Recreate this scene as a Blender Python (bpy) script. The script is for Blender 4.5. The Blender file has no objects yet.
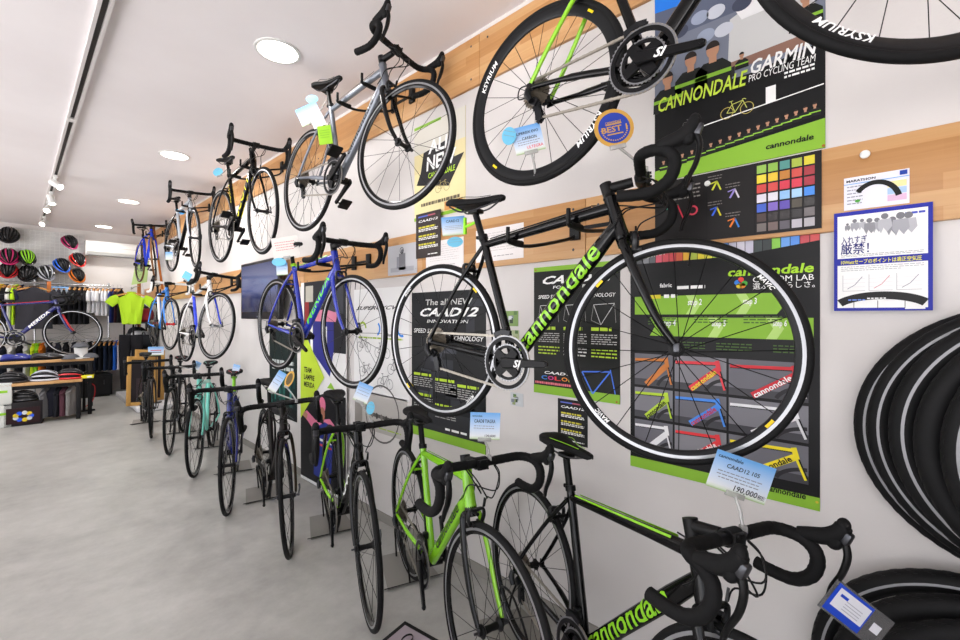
import bpy, bmesh, math, random
from mathutils import Vector, Matrix, Euler
PI = math.pi
sc = bpy.context.scene
COL = sc.collection
rnd = random.Random(7)
# ------------------------------------------------------------------ view
CAM_H, FPX, TH = 1.40, 427.0, math.atan(465 / 427.0)
HOR = 316.0
FW = Vector((math.sin(TH), math.cos(TH), 0)); RT = Vector((math.cos(TH), -math.sin(TH), 0)); UP = Vector((0, 0, 1))
WX = 1.70       # the long wall the bicycles hang on
FY = 10.55      # the far wall
CZ = 2.95       # ceiling
def ray(px, py): return FW + RT * ((px - 480) / FPX) + UP * ((HOR - py) / FPX)
def at(px, py, d): return Vector((0, 0, CAM_H)) + ray(px, py) * d
def on_wall(px, py, x=WX):
    r = ray(px, py); return Vector((0, 0, CAM_H)) + r * (x / r.x)
def on_far(px, py, y=FY):
    r = ray(px, py); return Vector((0, 0, CAM_H)) + r * (y / r.y)
def on_z(px, py, z=0.0):
    r = ray(px, py); return Vector((0, 0, CAM_H)) + r * ((z - CAM_H) / r.z)
# ------------------------------------------------------------------ materials
def lin(h):
    h = h.lstrip('#'); c = [int(h[i:i + 2], 16) / 255 for i in (0, 2, 4)]
    return tuple((v / 12.92 if v <= .04045 else ((v + .055) / 1.055) ** 2.4) for v in c) + (1,)
MATS = {}
def mat(hexc, rough=.5, metal=0., coat=0., emit=0., trans=0., spec=None):
    k = (hexc, rough, metal, coat, emit, trans, spec)
    if k in MATS: return MATS[k]
    m = bpy.data.materials.new('surface_' + hexc.strip('#')); m.use_nodes = True
    b = m.node_tree.nodes['Principled BSDF']; c = lin(hexc)
    b.inputs['Base Color'].default_value = c; b.inputs['Roughness'].default_value = rough
    b.inputs['Specular IOR Level'].default_value = spec if spec is not None else (.5 if rough < .35 else .22)
    b.inputs['Metallic'].default_value = metal; b.inputs['Coat Weight'].default_value = coat
    if trans: b.inputs['Transmission Weight'].default_value = trans
    if emit:
        b.inputs['Emission Color'].default_value = c; b.inputs['Emission Strength'].default_value = emit
    # a fine procedural grain in the gloss of every surface
    nt = m.node_tree; n = nt.nodes.new('ShaderNodeTexNoise'); n.inputs['Scale'].default_value = 60
    mr = nt.nodes.new('ShaderNodeMapRange'); mr.inputs[3].default_value = max(0, rough - .05); mr.inputs[4].default_value = min(1, rough + .05)
    nt.links.new(n.outputs['Fac'], mr.inputs[0]); nt.links.new(mr.outputs[0], b.inputs['Roughness'])
    MATS[k] = m; return m
def nodes_mat(name):
    m = bpy.data.materials.new(name); m.use_nodes = True; nt = m.node_tree
    return m, nt, nt.nodes['Principled BSDF']
def N(nt, t, **kw):
    n = nt.nodes.new(t)
    for k, v in kw.items():
        if k.startswith('_'): setattr(n, k[1:], v)
        else: n.inputs[k.replace('_', ' ')].default_value = v
    return n
def ramp(nt, fac, stops):
    r = nt.nodes.new('ShaderNodeValToRGB'); e = r.color_ramp.elements
    e[0].position, e[0].color = stops[0][0], lin(stops[0][1]); e[1].position, e[1].color = stops[-1][0], lin(stops[-1][1])
    for p, c in stops[1:-1]:
        x = e.new(p); x.color = lin(c)
    nt.links.new(fac, r.inputs[0]); return r.outputs[0]
def plaster(name, c1, c2, scale=1.2, rough=.6):
    m, nt, b = nodes_mat(name); tc = N(nt, 'ShaderNodeTexCoord')
    n = N(nt, 'ShaderNodeTexNoise', Scale=scale, Detail=4, Roughness=.6); nt.links.new(tc.outputs['Object'], n.inputs['Vector'])
    nt.links.new(ramp(nt, n.outputs['Fac'], [(.35, c1), (.65, c2)]), b.inputs['Base Color'])
    f = N(nt, 'ShaderNodeTexNoise', Scale=90, Detail=3); nt.links.new(tc.outputs['Object'], f.inputs['Vector'])
    bp = N(nt, 'ShaderNodeBump', Strength=.05, Distance=.01); nt.links.new(f.outputs['Fac'], bp.inputs['Height']); nt.links.new(bp.outputs[0], b.inputs['Normal'])
    b.inputs['Roughness'].default_value = rough; return m
def wood(name, a, b_, c, along='Y', plank=.045, length=.55):
    m, nt, b = nodes_mat(name); tc = N(nt, 'ShaderNodeTexCoord'); mp = N(nt, 'ShaderNodeMapping'); nt.links.new(tc.outputs['Object'], mp.inputs['Vector'])
    if along == 'Y': mp.inputs['Rotation'].default_value = (0, -PI / 2, -PI / 2)
    br = N(nt, 'ShaderNodeTexBrick', Scale=1, Mortar_Size=.0004, Brick_Width=length, Row_Height=plank, Bias=0)
    br.inputs['Color1'].default_value = (0, 0, 0, 1); br.inputs['Color2'].default_value = (1, 1, 1, 1); br.inputs['Mortar'].default_value = (.3, .3, .3, 1)
    sep = N(nt, 'ShaderNodeSeparateXYZ'); nt.links.new(tc.outputs['Object'], sep.inputs[0]); cb = N(nt, 'ShaderNodeCombineXYZ')
    nt.links.new(sep.outputs[along], cb.inputs[0]); nt.links.new(sep.outputs['Z' if along == 'Y' else 'Y'], cb.inputs[1]); nt.links.new(cb.outputs[0], br.inputs['Vector'])
    ms = N(nt, 'ShaderNodeMapping'); ms.inputs['Scale'].default_value = (2, 40, 40); nt.links.new(cb.outputs[0], ms.inputs['Vector'])
    g = N(nt, 'ShaderNodeTexNoise', Scale=1.6, Detail=6, Roughness=.6, Distortion=.4); nt.links.new(ms.outputs[0], g.inputs['Vector'])
    mx = N(nt, 'ShaderNodeMix'); mx.data_type = 'FLOAT'; mx.inputs[0].default_value = .5
    nt.links.new(br.outputs['Color'], mx.inputs[2]); nt.links.new(g.outputs['Fac'], mx.inputs[3])
    nt.links.new(ramp(nt, mx.outputs[0], [(.15, a), (.5, b_), (.85, c)]), b.inputs['Base Color']); b.inputs['Roughness'].default_value = .45
    return m
def concrete():
    m, nt, b = nodes_mat('polished_concrete'); tc = N(nt, 'ShaderNodeTexCoord')
    n1 = N(nt, 'ShaderNodeTexNoise', Scale=1.1, Detail=7, Roughness=.62, Distortion=.6); n2 = N(nt, 'ShaderNodeTexNoise', Scale=7, Detail=8, Roughness=.7)
    n3 = N(nt, 'ShaderNodeTexVoronoi', Scale=2.3)
    for n in (n1, n2, n3): nt.links.new(tc.outputs['Object'], n.inputs['Vector'])
    mx = N(nt, 'ShaderNodeMix'); mx.data_type = 'FLOAT'; mx.inputs[0].default_value = .42
    nt.links.new(n1.outputs['Fac'], mx.inputs[2]); nt.links.new(n2.outputs['Fac'], mx.inputs[3])
    nt.links.new(ramp(nt, mx.outputs[0], [(.25, '#767572'), (.40, '#979692'), (.55, '#a9a8a4'), (.75, '#bdbcb8')]), b.inputs['Base Color'])
    r = N(nt, 'ShaderNodeMapRange'); r.inputs[3].default_value = .3; r.inputs[4].default_value = .5; nt.links.new(n2.outputs['Fac'], r.inputs[0]); nt.links.new(r.outputs[0], b.inputs['Roughness'])
    bp = N(nt, 'ShaderNodeBump', Strength=.06, Distance=.01); nt.links.new(n2.outputs['Fac'], bp.inputs['Height']); nt.links.new(bp.outputs[0], b.inputs['Normal'])
    return m
# ------------------------------------------------------------------ mesh builder
class MB:
    def __init__(s): s.v = []; s.f = []; s.m = []; s.sm = []; s.mats = []
    def mi(s, m):
        if isinstance(m, int):
            while len(s.mats) <= m: s.mats.append(None)
            return m
        if m not in s.mats: s.mats.append(m)
        return s.mats.index(m)
    def add(s, vs, fs, m=0, smooth=True):
        b = len(s.v); s.v += [tuple(v) for v in vs]; k = s.mi(m)
        for f in fs: s.f.append([b + i for i in f]); s.m.append(k); s.sm.append(smooth)
    def tube(s, pts, r, seg=8, m=0, caps=True, sy=1.0, closed=False, ref=None):
        pts = [Vector(p) for p in pts]; n = len(pts)
        rs = r if isinstance(r, (list, tuple)) else [r] * n
        vs = []; prev = None
        for i, p in enumerate(pts):
            if closed: t = pts[(i + 1) % n] - pts[i - 1]
            else: t = pts[min(i + 1, n - 1)] - pts[max(i - 1, 0)]
            t.normalize()
            if prev is None:
                a = Vector(ref) if ref else (Vector((0, 1, 0)) if abs(t.y) < .9 else Vector((0, 0, 1)))
            else: a = prev
            a = (a - t * a.dot(t)).normalized(); prev = a; c = t.cross(a)
            ra, rc = (rs[i] if isinstance(rs[i], tuple) else (rs[i], rs[i] * sy))
            for k in range(seg):
                w = 2 * PI * k / seg; vs.append(p + a * (math.cos(w) * ra) + c * (math.sin(w) * rc))
        fs = []
        for i in range(n if closed else n - 1):
            j = (i + 1) % n
            for k in range(seg):
                l = (k + 1) % seg; fs.append((i * seg + k, i * seg + l, j * seg + l, j * seg + k))
        if caps and not closed:
            fs.append(tuple(range(seg - 1, -1, -1))); fs.append(tuple((n - 1) * seg + k for k in range(seg)))
        s.add(vs, fs, m)
    def lathe(s, prof, c=(0, 0, 0), axis='y', seg=48, m=0, closed=True, smooth=True, a0=0, a1=2 * PI):
        # prof: list of (radius, offset along axis); closed = profile loops
        full = abs(a1 - a0 - 2 * PI) < 1e-6; n = len(prof); vs = []; ns = seg if full else seg + 1
        for i in range(ns):
            w = a0 + (a1 - a0) * i / seg; cw, sw = math.cos(w), math.sin(w)
            for r, o in prof:
                p = {'y': (r * cw, o, r * sw), 'z': (r * cw, r * sw, o), 'x': (o, r * cw, r * sw)}[axis]
                vs.append((c[0] + p[0], c[1] + p[1], c[2] + p[2]))
        fs = []
        for i in range(seg):
            j = (i + 1) % ns
            for k in range(n if closed else n - 1):
                l = (k + 1) % n; fs.append((i * n + k, i * n + l, j * n + l, j * n + k))
        s.add(vs, fs, m, smooth)
    def box(s, c, size, m=0, rot=None, bev=0.0):
        x, y, z = (v / 2 for v in size); c = Vector(c)
        if bev:
            bm = bmesh.new(); bmesh.ops.create_cube(bm, size=1)
            for v in bm.verts: v.co = Vector((v.co.x * size[0], v.co.y * size[1], v.co.z * size[2]))
            bmesh.ops.bevel(bm, geom=bm.edges[:], offset=bev, segments=2, affect='EDGES', profile=.5)
            bm.verts.index_update(); vs = [v.co.copy() for v in bm.verts]; fs = [[v.index for v in f.verts] for f in bm.faces]; bm.free()
        else:
            vs = [Vector((a * x, b * y, d * z)) for a in (-1, 1) for b in (-1, 1) for d in (-1, 1)]
            fs = [(0, 1, 3, 2), (4, 6, 7, 5), (0, 4, 5, 1), (2, 3, 7, 6), (0, 2, 6, 4), (1, 5, 7, 3)]
        R = rot.to_matrix() if rot is not None else Matrix.Identity(3)
        s.add([c + R @ v for v in vs], fs, m, bool(bev))
    def slab(s, poly, d, m=0):
        # poly: list of 3-D points, extruded by vector d
        n = len(poly); p = [Vector(q) for q in poly]; d = Vector(d)
        s.add(p + [q + d for q in p], [tuple(range(n)), tuple(range(2 * n - 1, n - 1, -1))] + [(i, i + n, (i + 1) % n + n, (i + 1) % n) for i in range(n)], m, False)
    def blob(s, c, r, m=0, seg=16, rings=10, rot=None, fn=None):
        vs = []; fs = []; c = Vector(c)
        for i in range(rings + 1):
            t = PI * i / rings
            for k in range(seg):
                w = 2 * PI * k / seg; v = Vector((math.sin(t) * math.cos(w), math.sin(t) * math.sin(w), math.cos(t)))
                if fn: v = fn(v)
                v = Vector((v.x * r[0], v.y * r[1], v.z * r[2]))
                if rot is not None: v.rotate(rot)
                vs.append(c + v)
        for i in range(rings):
            for k in range(seg): l = (k + 1) % seg; fs.append((i * seg + k, (i + 1) * seg + k, (i + 1) * seg + l, i * seg + l))
        s.add(vs, fs, m)
    def loft(s, secs, m=0, cap=True):
        n = len(secs[0]); vs = [p for q in secs for p in q]; fs = []
        for i in range(len(secs) - 1):
            for k in range(n): l = (k + 1) % n; fs.append((i * n + k, i * n + l, (i + 1) * n + l, (i + 1) * n + k))
        if cap: fs.append(tuple(range(n - 1, -1, -1))); fs.append(tuple((len(secs) - 1) * n + k for k in range(n)))
        s.add(vs, fs, m)
    def mesh(s, name):
        me = bpy.data.meshes.new(name); me.from_pydata(s.v, [], s.f)
        if any(q is not None for q in s.mats) or len(s.mats) > 1:
            for q in s.mats: me.materials.append(q)
        me.polygons.foreach_set('material_index', s.m); me.polygons.foreach_set('use_smooth', s.sm)
        bm = bmesh.new(); bm.from_mesh(me); bmesh.ops.remove_doubles(bm, verts=bm.verts[:], dist=1e-6); bmesh.ops.recalc_face_normals(bm, faces=bm.faces[:]); 
        for e in bm.edges:
            if len(e.link_faces) == 2 and e.calc_face_angle(0) > .7: e.smooth = False
        bm.to_mesh(me); bm.free(); return me
    def build(s, name, parent=None, loc=None, rot=None):
        return put(name, s.mesh(name), parent, loc=loc, rot=rot)
def put(name, me, parent=None, mats=None, loc=None, rot=None):
    o = bpy.data.objects.new(name, me); COL.objects.link(o); o.parent = parent
    if loc is not None: o.location = loc
    if rot is not None: o.rotation_euler = rot
    if mats:
        for i, m in enumerate(mats):
            if i < len(o.material_slots): o.material_slots[i].link = 'OBJECT'; o.material_slots[i].material = m
    return o
def tag(o, label, cat, group=None, kind=None):
    o['label'] = label; o['category'] = cat
    if group: o['group'] = group
    if kind: o['kind'] = kind
    return o
def thing(name, label, cat, loc=(0, 0, 0), rot=(0, 0, 0), group=None):
    o = bpy.data.objects.new(name, None); o.empty_display_size = .1; COL.objects.link(o); o.location = loc; o.rotation_euler = rot
    return tag(o, label, cat, group)
def struct(name, mb, label=None):
    o = mb.build(name); o['kind'] = 'structure'
    if label: o['label'] = label
    return o
def copy_tree(o, parent=None):
    c = o.copy(); COL.objects.link(c)
    if parent is not None: c.parent = parent
    for ch in o.children: copy_tree(ch, c)
    return c
def spline(pts, n=6):
    P = [Vector(p) for p in pts]; out = []
    for i in range(len(P) - 1):
        a, b, c, d = P[max(i - 1, 0)], P[i], P[i + 1], P[min(i + 2, len(P) - 1)]
        for k in range(n):
            t = k / n; out.append(.5 * ((2 * b) + (c - a) * t + (2 * a - 5 * b + 4 * c - d) * t * t + (3 * b - a - 3 * c + d) * t ** 3))
    out.append(P[-1]); return out
# lettering: flat letters as faces, unit size
TXT = {}
def letters(s, shear=0., bold=0., spacing=1.):
    k = (s, shear, bold, spacing)
    if k in TXT: return TXT[k]
    cu = bpy.data.curves.new('lettering', 'FONT'); cu.body = s; cu.shear = shear; cu.offset = bold; cu.space_character = spacing; cu.resolution_u = 2
    o = bpy.data.objects.new('lettering', cu); COL.objects.link(o); bpy.context.view_layer.update()
    me = o.to_mesh(); vs = [(v.co.x, v.co.y) for v in me.vertices]; fs = [tuple(p.vertices) for p in me.polygons]; o.to_mesh_clear()
    bpy.data.objects.remove(o); bpy.data.curves.remove(cu)
    x0 = min([v[0] for v in vs] or [0]); x1 = max([v[0] for v in vs] or [1])
    TXT[k] = ([(x - x0, y) for x, y in vs], fs, x1 - x0); return TXT[k]
# ------------------------------------------------------------------ bicycle
BLK = mat('#0c0c0d', .42); RUB = mat('#0e0e0f', .7); GLOSS = mat('#060607', .16, 0, .12, spec=.22); STEEL = mat('#b9babd', .28, 1.); DSTEEL = mat('#55565a', .35, 1.)
TAPE = mat('#0d0d0e', .75); SILV = mat('#a6a7aa', .33, .8); WHITE = mat('#f0f0ee', .5); LIME = mat('#8cc826', .4); YEL = mat('#e8d21c', .5); GREYM = mat('#8b8d90', .4, .4)
CHAINM = mat('#a39d92', .4, .6); SPOKE = mat('#0d0d0e', .4, .2)
SX = .49
def q(x, y, z): return Vector((x - SX, y, z))
HA = math.radians(73); AX = Vector((-math.cos(HA), 0, math.sin(HA))); FOOT = q(.937, 0, .3228)
RH, FH, BB = q(0, 0, .336), q(.98, 0, .336), q(.399, 0, .266)
SCL = q(.262, 0, .730)        # seat cluster
HT0, HT1 = FOOT + AX * .385, FOOT + AX * .515
CR = FOOT + AX * .37
CLAMP = q(.882, 0, .868)
def steer_matrix(s): return Matrix.Translation(FOOT) @ Matrix.Rotation(s, 4, AX) @ Matrix.Translation(-FOOT)
DT0, DT1 = BB + Vector((.005, 0, .012)), HT0 + AX * .042
DT_R = (.0205, .0275)          # half width, half height of the down tube
def frame_mesh():
    b = MB(); b.mats = [None] * 8     # 0 head, 1 top tube, 2 down tube, 3 seat tube, 4 seat stays, 5 chain stays, 6 stripe, 7 shell and dropouts
    b.tube([HT0 - AX * .003, HT0 + AX * .02, HT1 - AX * .02, HT1 + AX * .003], [.0235, .0215, .0205, .0215], 20, 0)
    b.tube([HT1 - AX * .03, (HT1 - AX * .03).lerp(SCL, .3), SCL + Vector((.005, 0, -.003))], [(.0165, .021), (.0165, .018), (.0145, .0145)], 16, 1)
    b.tube([DT0, DT0.lerp(DT1, .15), DT0.lerp(DT1, .8), DT1], [(DT_R[0] * 1.05, DT_R[1] * .95), DT_R, DT_R, (.0185, .022)], 24, 2)
    b.tube([BB, SCL + (SCL - BB).normalized() * .03], [.0165, .0155], 16, 3)
    for s in (-1, 1):
        a = SCL + Vector((-.004, .012 * s, -.012)); e = RH + Vector((.006, .066 * s, .012))
        b.tube(spline([a, a.lerp(e, .3) + Vector((0, .016 * s, 0)), a.lerp(e, .7) + Vector((0, .012 * s, 0)), e], 5), [(.0075, .0085)] * 16, 10, 4)
        c0 = BB + Vector((-.012, .026 * s, 0)); c1 = RH + Vector((.014, .066 * s, -.004))
        b.tube(spline([c0, c0.lerp(c1, .25) + Vector((0, -.002 * s, .004)), c0.lerp(c1, .6) + Vector((0, .006 * s, .004)), c1], 5), [(.009, .0125)] * 11 + [(.008, .009)] * 5, 10, 5)
        b.box(RH + Vector((.004, .066 * s, 0)), (.03, .006, .034), 7, bev=.002)
    b.tube([SCL.lerp(q(0, 0, .336), .26) + Vector((.002, -.03, 0)), SCL.lerp(q(0, 0, .336), .26) + Vector((.002, .03, 0))], .007, 8, 4)
    b.tube([BB - Vector((0, .043, 0)), BB + Vector((0, .043, 0))], .0225, 24, 7)
    st = (HT1 - AX * .012).lerp(SCL, .12); st2 = (HT1 - AX * .012).lerp(SCL, .93)
    for s in (-1, 1):
        b.slab([st + Vector((0, .0152 * s, .011 - .012)), st + Vector((0, .0120 * s, .0178 - .012)), st2 + Vector((0, .0098 * s, .0132)), st2 + Vector((0, .0136 * s, .0085))], (0, .0012 * s, .0006), 6)
    return b.mesh('bicycle_frame')
def fork_mesh():
    b = MB(); b.mats = [None] * 4     # 0 crown, 1 right leg, 2 left leg, 3 dropouts
    b.tube([CR - AX * .02, HT0], [.0225, .0235], 18, 0)
    for s in (-1, 1):
        a = CR + Vector((.004, .012 * s, -.004)); e = FH + Vector((-.004, .05 * s, .015))
        pts = spline([a, CR + Vector((.004, .036 * s, -.022)), CR.lerp(FH, .4) + Vector((-.013, .05 * s, 0)), CR.lerp(FH, .75) + Vector((-.012, .052 * s, 0)), e], 6)
        n = len(pts); b.tube(pts, [(.0105 - .004 * i / n, .0175 - .008 * i / n) for i in range(n)], 12, 1 if s < 0 else 2)
        b.box(FH + Vector((0, .05 * s, .004)), (.016, .006, .026), 3, bev=.002)
    b.tube([FH - Vector((0, .066, 0)), FH + Vector((0, .064, 0))], .0045, 8, 3)
    b.tube([FH + Vector((0, .058, 0)), FH + Vector((0, .07, 0))], .009, 10, 3)
    b.tube([FH + Vector((0, .064, 0)), FH + Vector((-.02, .072, .03)), FH + Vector((-.03, .07, .05))], [.005, .005, .006], 8, 3)
    return b.mesh('bicycle_fork')
def tire_mesh():
    b = MB(); b.mats = [RUB]; R = .3235; pr = []
    for k in range(14):
        w = math.radians(-150 + 300 * k / 13); pr.append((R + .0125 * math.cos(w), .0125 * math.sin(w)))
    b.lathe(pr, seg=96, m=0, closed=True); return b.mesh('bicycle_tire')
def rim_mesh(deep=False):
    # 0 inner body, 1 brake track
    b = MB(); b.mats = [None, None]; d = .278 if deep else .2925; k = .310 if deep else .3065
    b.lathe([(.3165, -.0098), (k, -.0104)], seg=96, m=1, closed=False); b.lathe([(k, .0104), (.3165, .0098)], seg=96, m=1, closed=False)
    b.lathe([(k, -.0104), (d + .006, -.0078), (d, -.0035), (d, .0035), (d + .006, .0078), (k, .0104)], seg=96, m=0, closed=False)
    b.lathe([(.3165, .0098), (.3145, 0), (.3165, -.0098)], seg=96, m=0, closed=False)
    return b.mesh('bicycle_rim')
def spoke_mesh(n, d=.296, fl=.036, r0=.019, cross=.45):
    b = MB()
    for i in range(n):
        w = 2 * PI * i / n; s = -1 if i % 2 else 1; dw = cross * (1 if (i // 2) % 2 else -1)
        b.tube([(r0 * math.cos(w + dw), fl * s, r0 * math.sin(w + dw)), (d * math.cos(w), .002 * s, d * math.sin(w))], .00125, 4, 0, caps=False)
    w = 2 * PI * .5 / n
    b.tube([(.297 * math.cos(w), 0, .297 * math.sin(w)), (.25 * math.cos(w), 0, .25 * math.sin(w))], [.0028, .002], 6, 0)
    return b.mesh('wheel_spokes')
def hub_mesh(rear):
    b = MB(); f = .036
    b.lathe([(.004, -.05), (.012, -.048), (.013, -.041), (.0225, -f - .002), (.0225, -f + .002), (.013, -.026), (.011, 0), (.013, .026), (.0225, f - .002), (.0225, f + .002), (.013, .041), (.012, .048), (.004, .05)], seg=24, closed=False)
    if rear: b.tube([(0, -.066, 0), (0, .066, 0)], .006, 10)
    return b.mesh('wheel_hub')
def gear(b, r, y, th, teeth, m, inner):
    # a toothed ring about the y axis
    n = teeth * 4; vs = []
    for s in (-1, 1):
        for i in range(n):
            w = 2 * PI * i / n; rr = r + (.0022 if i % 4 in (1, 2) else -.0012)
            vs.append((rr * math.cos(w), y + s * th / 2, rr * math.sin(w)))
    for s in (-1, 1):
        for i in range(n): w = 2 * PI * i / n; vs.append((inner * math.cos(w), y + s * th / 2, inner * math.sin(w)))
    fs = []
    for i in range(n):
        j = (i + 1) % n
        fs += [(i, j, n + j, n + i), (2 * n + i, 3 * n + i, 3 * n + j, 2 * n + j), (i, 2 * n + i, 2 * n + j, j), (n + i, n + j, 3 * n + j, 3 * n + i)]
    b.add(vs, fs, m, False)
def cassette_mesh():
    b = MB()
    for k, t in enumerate((28, 25, 23, 21, 19, 17, 15, 14, 13, 12, 11)): gear(b, t * .00202, -.022 - .0036 * k, .0018, t, 0, .012)
    b.lathe([(.016, -.02), (.016, -.062), (.008, -.062), (.008, -.02)], seg=16); return b.mesh('rear_cassette')
def crank_mesh():
    b = MB()   # about the bottom bracket, arms along x
    for s, y in ((1, -.062), (-1, .062)):
        b.loft([[Vector((s * x, y + dy * h2, dz * h)) for dy, dz in ((-1, -.8), (-.6, -1), (.6, -1), (1, -.8), (1, .8), (.6, 1), (-.6, 1), (-1, .8))] for x, h, h2 in ((-.018, .012, .006), (-.008, .02, .0085), (.012, .019, .009), (.08, .0145, .0075), (.155, .0125, .0065), (.172, .0125, .0065), (.182, .007, .005))], 0)
        b.tube([(s * .1725, y - .009, 0), (s * .1725, y + .009, 0)], .006, 10, 0)
    for k in range(4):
        w = PI / 4 + k * PI / 2
        b.loft([[Vector((r * math.cos(w) - t * math.sin(w) * h, -.052 + yy, r * math.sin(w) + t * math.cos(w) * h)) for t, yy in ((-1, -.004), (1, -.004), (1, .004), (-1, .004))] for r, h in ((.01, .02), (.035, .017), (.062, .014))], 0)
    b.tube([(0, -.06, 0), (0, .06, 0)], .013, 16, 0); return b.mesh('crank_arms')
def chainring_mesh(t, y, w):
    b = MB(); b.mats = [None, None]; r = t * .00204; gear(b, r, y, .0025, t, 0, r - .005); b.lathe([(r - .0045, y - .0022), (r - .0045, y + .0022), (r - w - .004, y + .0022), (r - w - .004, y - .0022)], seg=48, m=1); return b.mesh('chainring')
def chain_mesh():
    b = MB(); ro, rc = .1, .036
    B, H = BB, RH
    def seg(p0, p1):
        d = p1 - p0; n = int(d.length / .0127); u = d.normalized(); w = u.cross(Vector((0, 1, 0)))
        for i in range(n):
            c = p0 + u * (i + .5) * .0127
            for y in ((-.0028, .0028) if i % 2 else (-.0016, .0016)):
                b.slab([c + u * a + w * z + Vector((0, y - .0005, 0)) for a, z in ((-.0075, -.003), (-.004, -.0045), (.004, -.0045), (.0075, -.003), (.0075, .003), (.004, .0045), (-.004, .0045), (-.0075, .003))], (0, .001, 0), 0)
    y0, y1 = -.05, -.042
    seg(B + Vector((-.022, y0, .099)), H + Vector((.004, y1, rc)))
    seg(B + Vector((-.03, y0, -.096)), H + Vector((.03, y1, -.115)))
    n = 26
    pts = [B + Vector((ro * math.cos(w), y0, ro * math.sin(w))) for w in [math.radians(103 - (103 + 107) * i / n) for i in range(n + 1)]]
    for i in range(n): seg(pts[i], pts[i] + (pts[i + 1] - pts[i]).normalized() * .0135)
    pts = [H + Vector((rc * math.cos(w), y1, rc * math.sin(w))) for w in [math.radians(96 + 150 * i / 8) for i in range(9)]]
    for i in range(8): seg(pts[i], pts[i] + (pts[i + 1] - pts[i]).normalized() * .0131)
    seg(H + Vector((-.013, y1, -.036)), H + Vector((.026, y1, -.07)))
    return b.mesh('drive_chain')
def rear_derailleur_mesh():
    b = MB(); h = RH + Vector((0, -.062, 0))
    b.tube([h + Vector((-.004, -.01, -.012)), h + Vector((-.002, -.016, -.035)), h + Vector((.014, -.014, -.06))], [.011, .013, .011], 10)
    b.box(h + Vector((.01, .012, -.05)), (.03, .02, .028), 0, Euler((0, .6, 0)), bev=.004)
    for y in (.012, .028): b.slab([h + Vector((x, y, z)) for x, z in ((.004, -.055), (.028, -.058), (.042, -.118), (.03, -.132), (.016, -.122))], (0, .002, 0))
    for c in ((.016, -.068), (.03, -.116)): gear(b, .0175, 0, .004, 11, 0, .004); k = len(b.v) - 4 * 44; b.v[k:] = [(x + h.x + c[0], y + h.y + .02, z + h.z + c[1]) for x, y, z in b.v[k:]]
    b.tube(spline([h + Vector((-.012, 0, -.03)), h + Vector((-.055, .004, -.02)), h + Vector((-.05, .006, .02)), h + Vector((-.01, .006, .018))], 5), .0026, 6)
    return b.mesh('rear_derailleur')
def front_derailleur_mesh():
    b = MB(); c = BB.lerp(SCL, .24)
    b.box(c + Vector((.006, -.026, 0)), (.026, .024, .03), 0, bev=.004)
    for y in (-.043, -.056): b.slab([BB + Vector((x, y, z)) for x, z in ((-.05, .09), (-.055, .112), (-.012, .124), (.02, .118), (.018, .1), (-.02, .106))], (0, .0015, 0))
    return b.mesh('front_derailleur')
def caliper_mesh(c, f):
    b = MB(); c = Vector(c)
    for s in (-1, 1):
        b.tube(spline([c + f * .012 + Vector((0, -.01 * s, .012)), c + f * .014 + Vector((0, .026 * s, .014)), c + f * .014 + Vector((0, .034 * s, -.01)), c + f * .012 + Vector((0, .026 * s, -.038))], 4), [(.006, .009)] * 13, 8)
        b.box(c + f * .012 + Vector((0, .0175 * s, -.036)), (.04, .008, .011), 0, bev=.002)
    b.tube([c - f * .01, c + f * .026], .0065, 10); b.tube([c + f * .012 + Vector((0, .03, .014)), c + f * .012 + Vector((0, .036, .05))], .0035, 6)
    return b.mesh('brake_caliper')
def saddle_mesh():
    b = MB(); b.mats = [None, None]; C = q(.225, 0, .915)
    secs = []
    for x, w, zt, th, m in ((-.138, .03, .006, .012, 0), (-.13, .052, .012, .024, 0), (-.105, .066, .016, .034, 0), (-.07, .064, .012, .034, 0), (-.03, .046, .005, .03, 0), (.01, .03, .002, .026, 0), (.06, .021, .001, .025, 0), (.105, .0185, 0, .025, 0), (.13, .015, -.003, .02, 0), (.139, .007, -.009, .01, 0)):
        secs.append([C + Vector((x, w * a, zt - th * z)) for a, z in ((0, .02), (.35, 0), (.7, .08), (.93, .3), (1, .55), (.98, .9), (.85, 1), (.3, .8), (0, .75), (-.3, .8), (-.85, 1), (-.98, .9), (-1, .55), (-.93, .3), (-.7, .08), (-.35, 0))])
    b.loft(secs, 0)
    for s in (-1, 1): b.tube(spline([C + Vector((-.1, .035 * s, .002)), C + Vector((-.04, .046 * s, .0085)), C + Vector((.02, .022 * s, .0035)), C + Vector((.08, .014 * s, .0015))], 6), .0013, 6, 1)
    return b.mesh('saddle')
def rail_mesh():
    b = MB(); C = q(.225, 0, .915)
    for s in (-1, 1): b.tube(spline([C + Vector((-.12, .04 * s, -.015)), C + Vector((-.07, .024 * s, -.042)), C + Vector((.03, .022 * s, -.042)), C + Vector((.09, .01 * s, -.028)), C + Vector((.125, .003 * s, -.012))], 5), .0035, 8)
    return b.mesh('saddle_rails')
def post_mesh():
    b = MB(); b.mats = [None, None]; t = q(.216, 0, .868)
    b.tube([BB.lerp(SCL, .8), t - Vector((0, 0, .012))], .0136, 16, 0); b.box(t, (.05, .046, .018), 0, bev=.004)
    e = SCL + (SCL - BB).normalized() * .03; u = (SCL - BB).normalized()
    b.tube([e - u * .012, e + u * .008], .0195, 16, 1); b.box(e + Vector((-.022, 0, 0)), (.014, .026, .014), 1, bev=.003)
    return b.mesh('seat_post')
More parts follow.
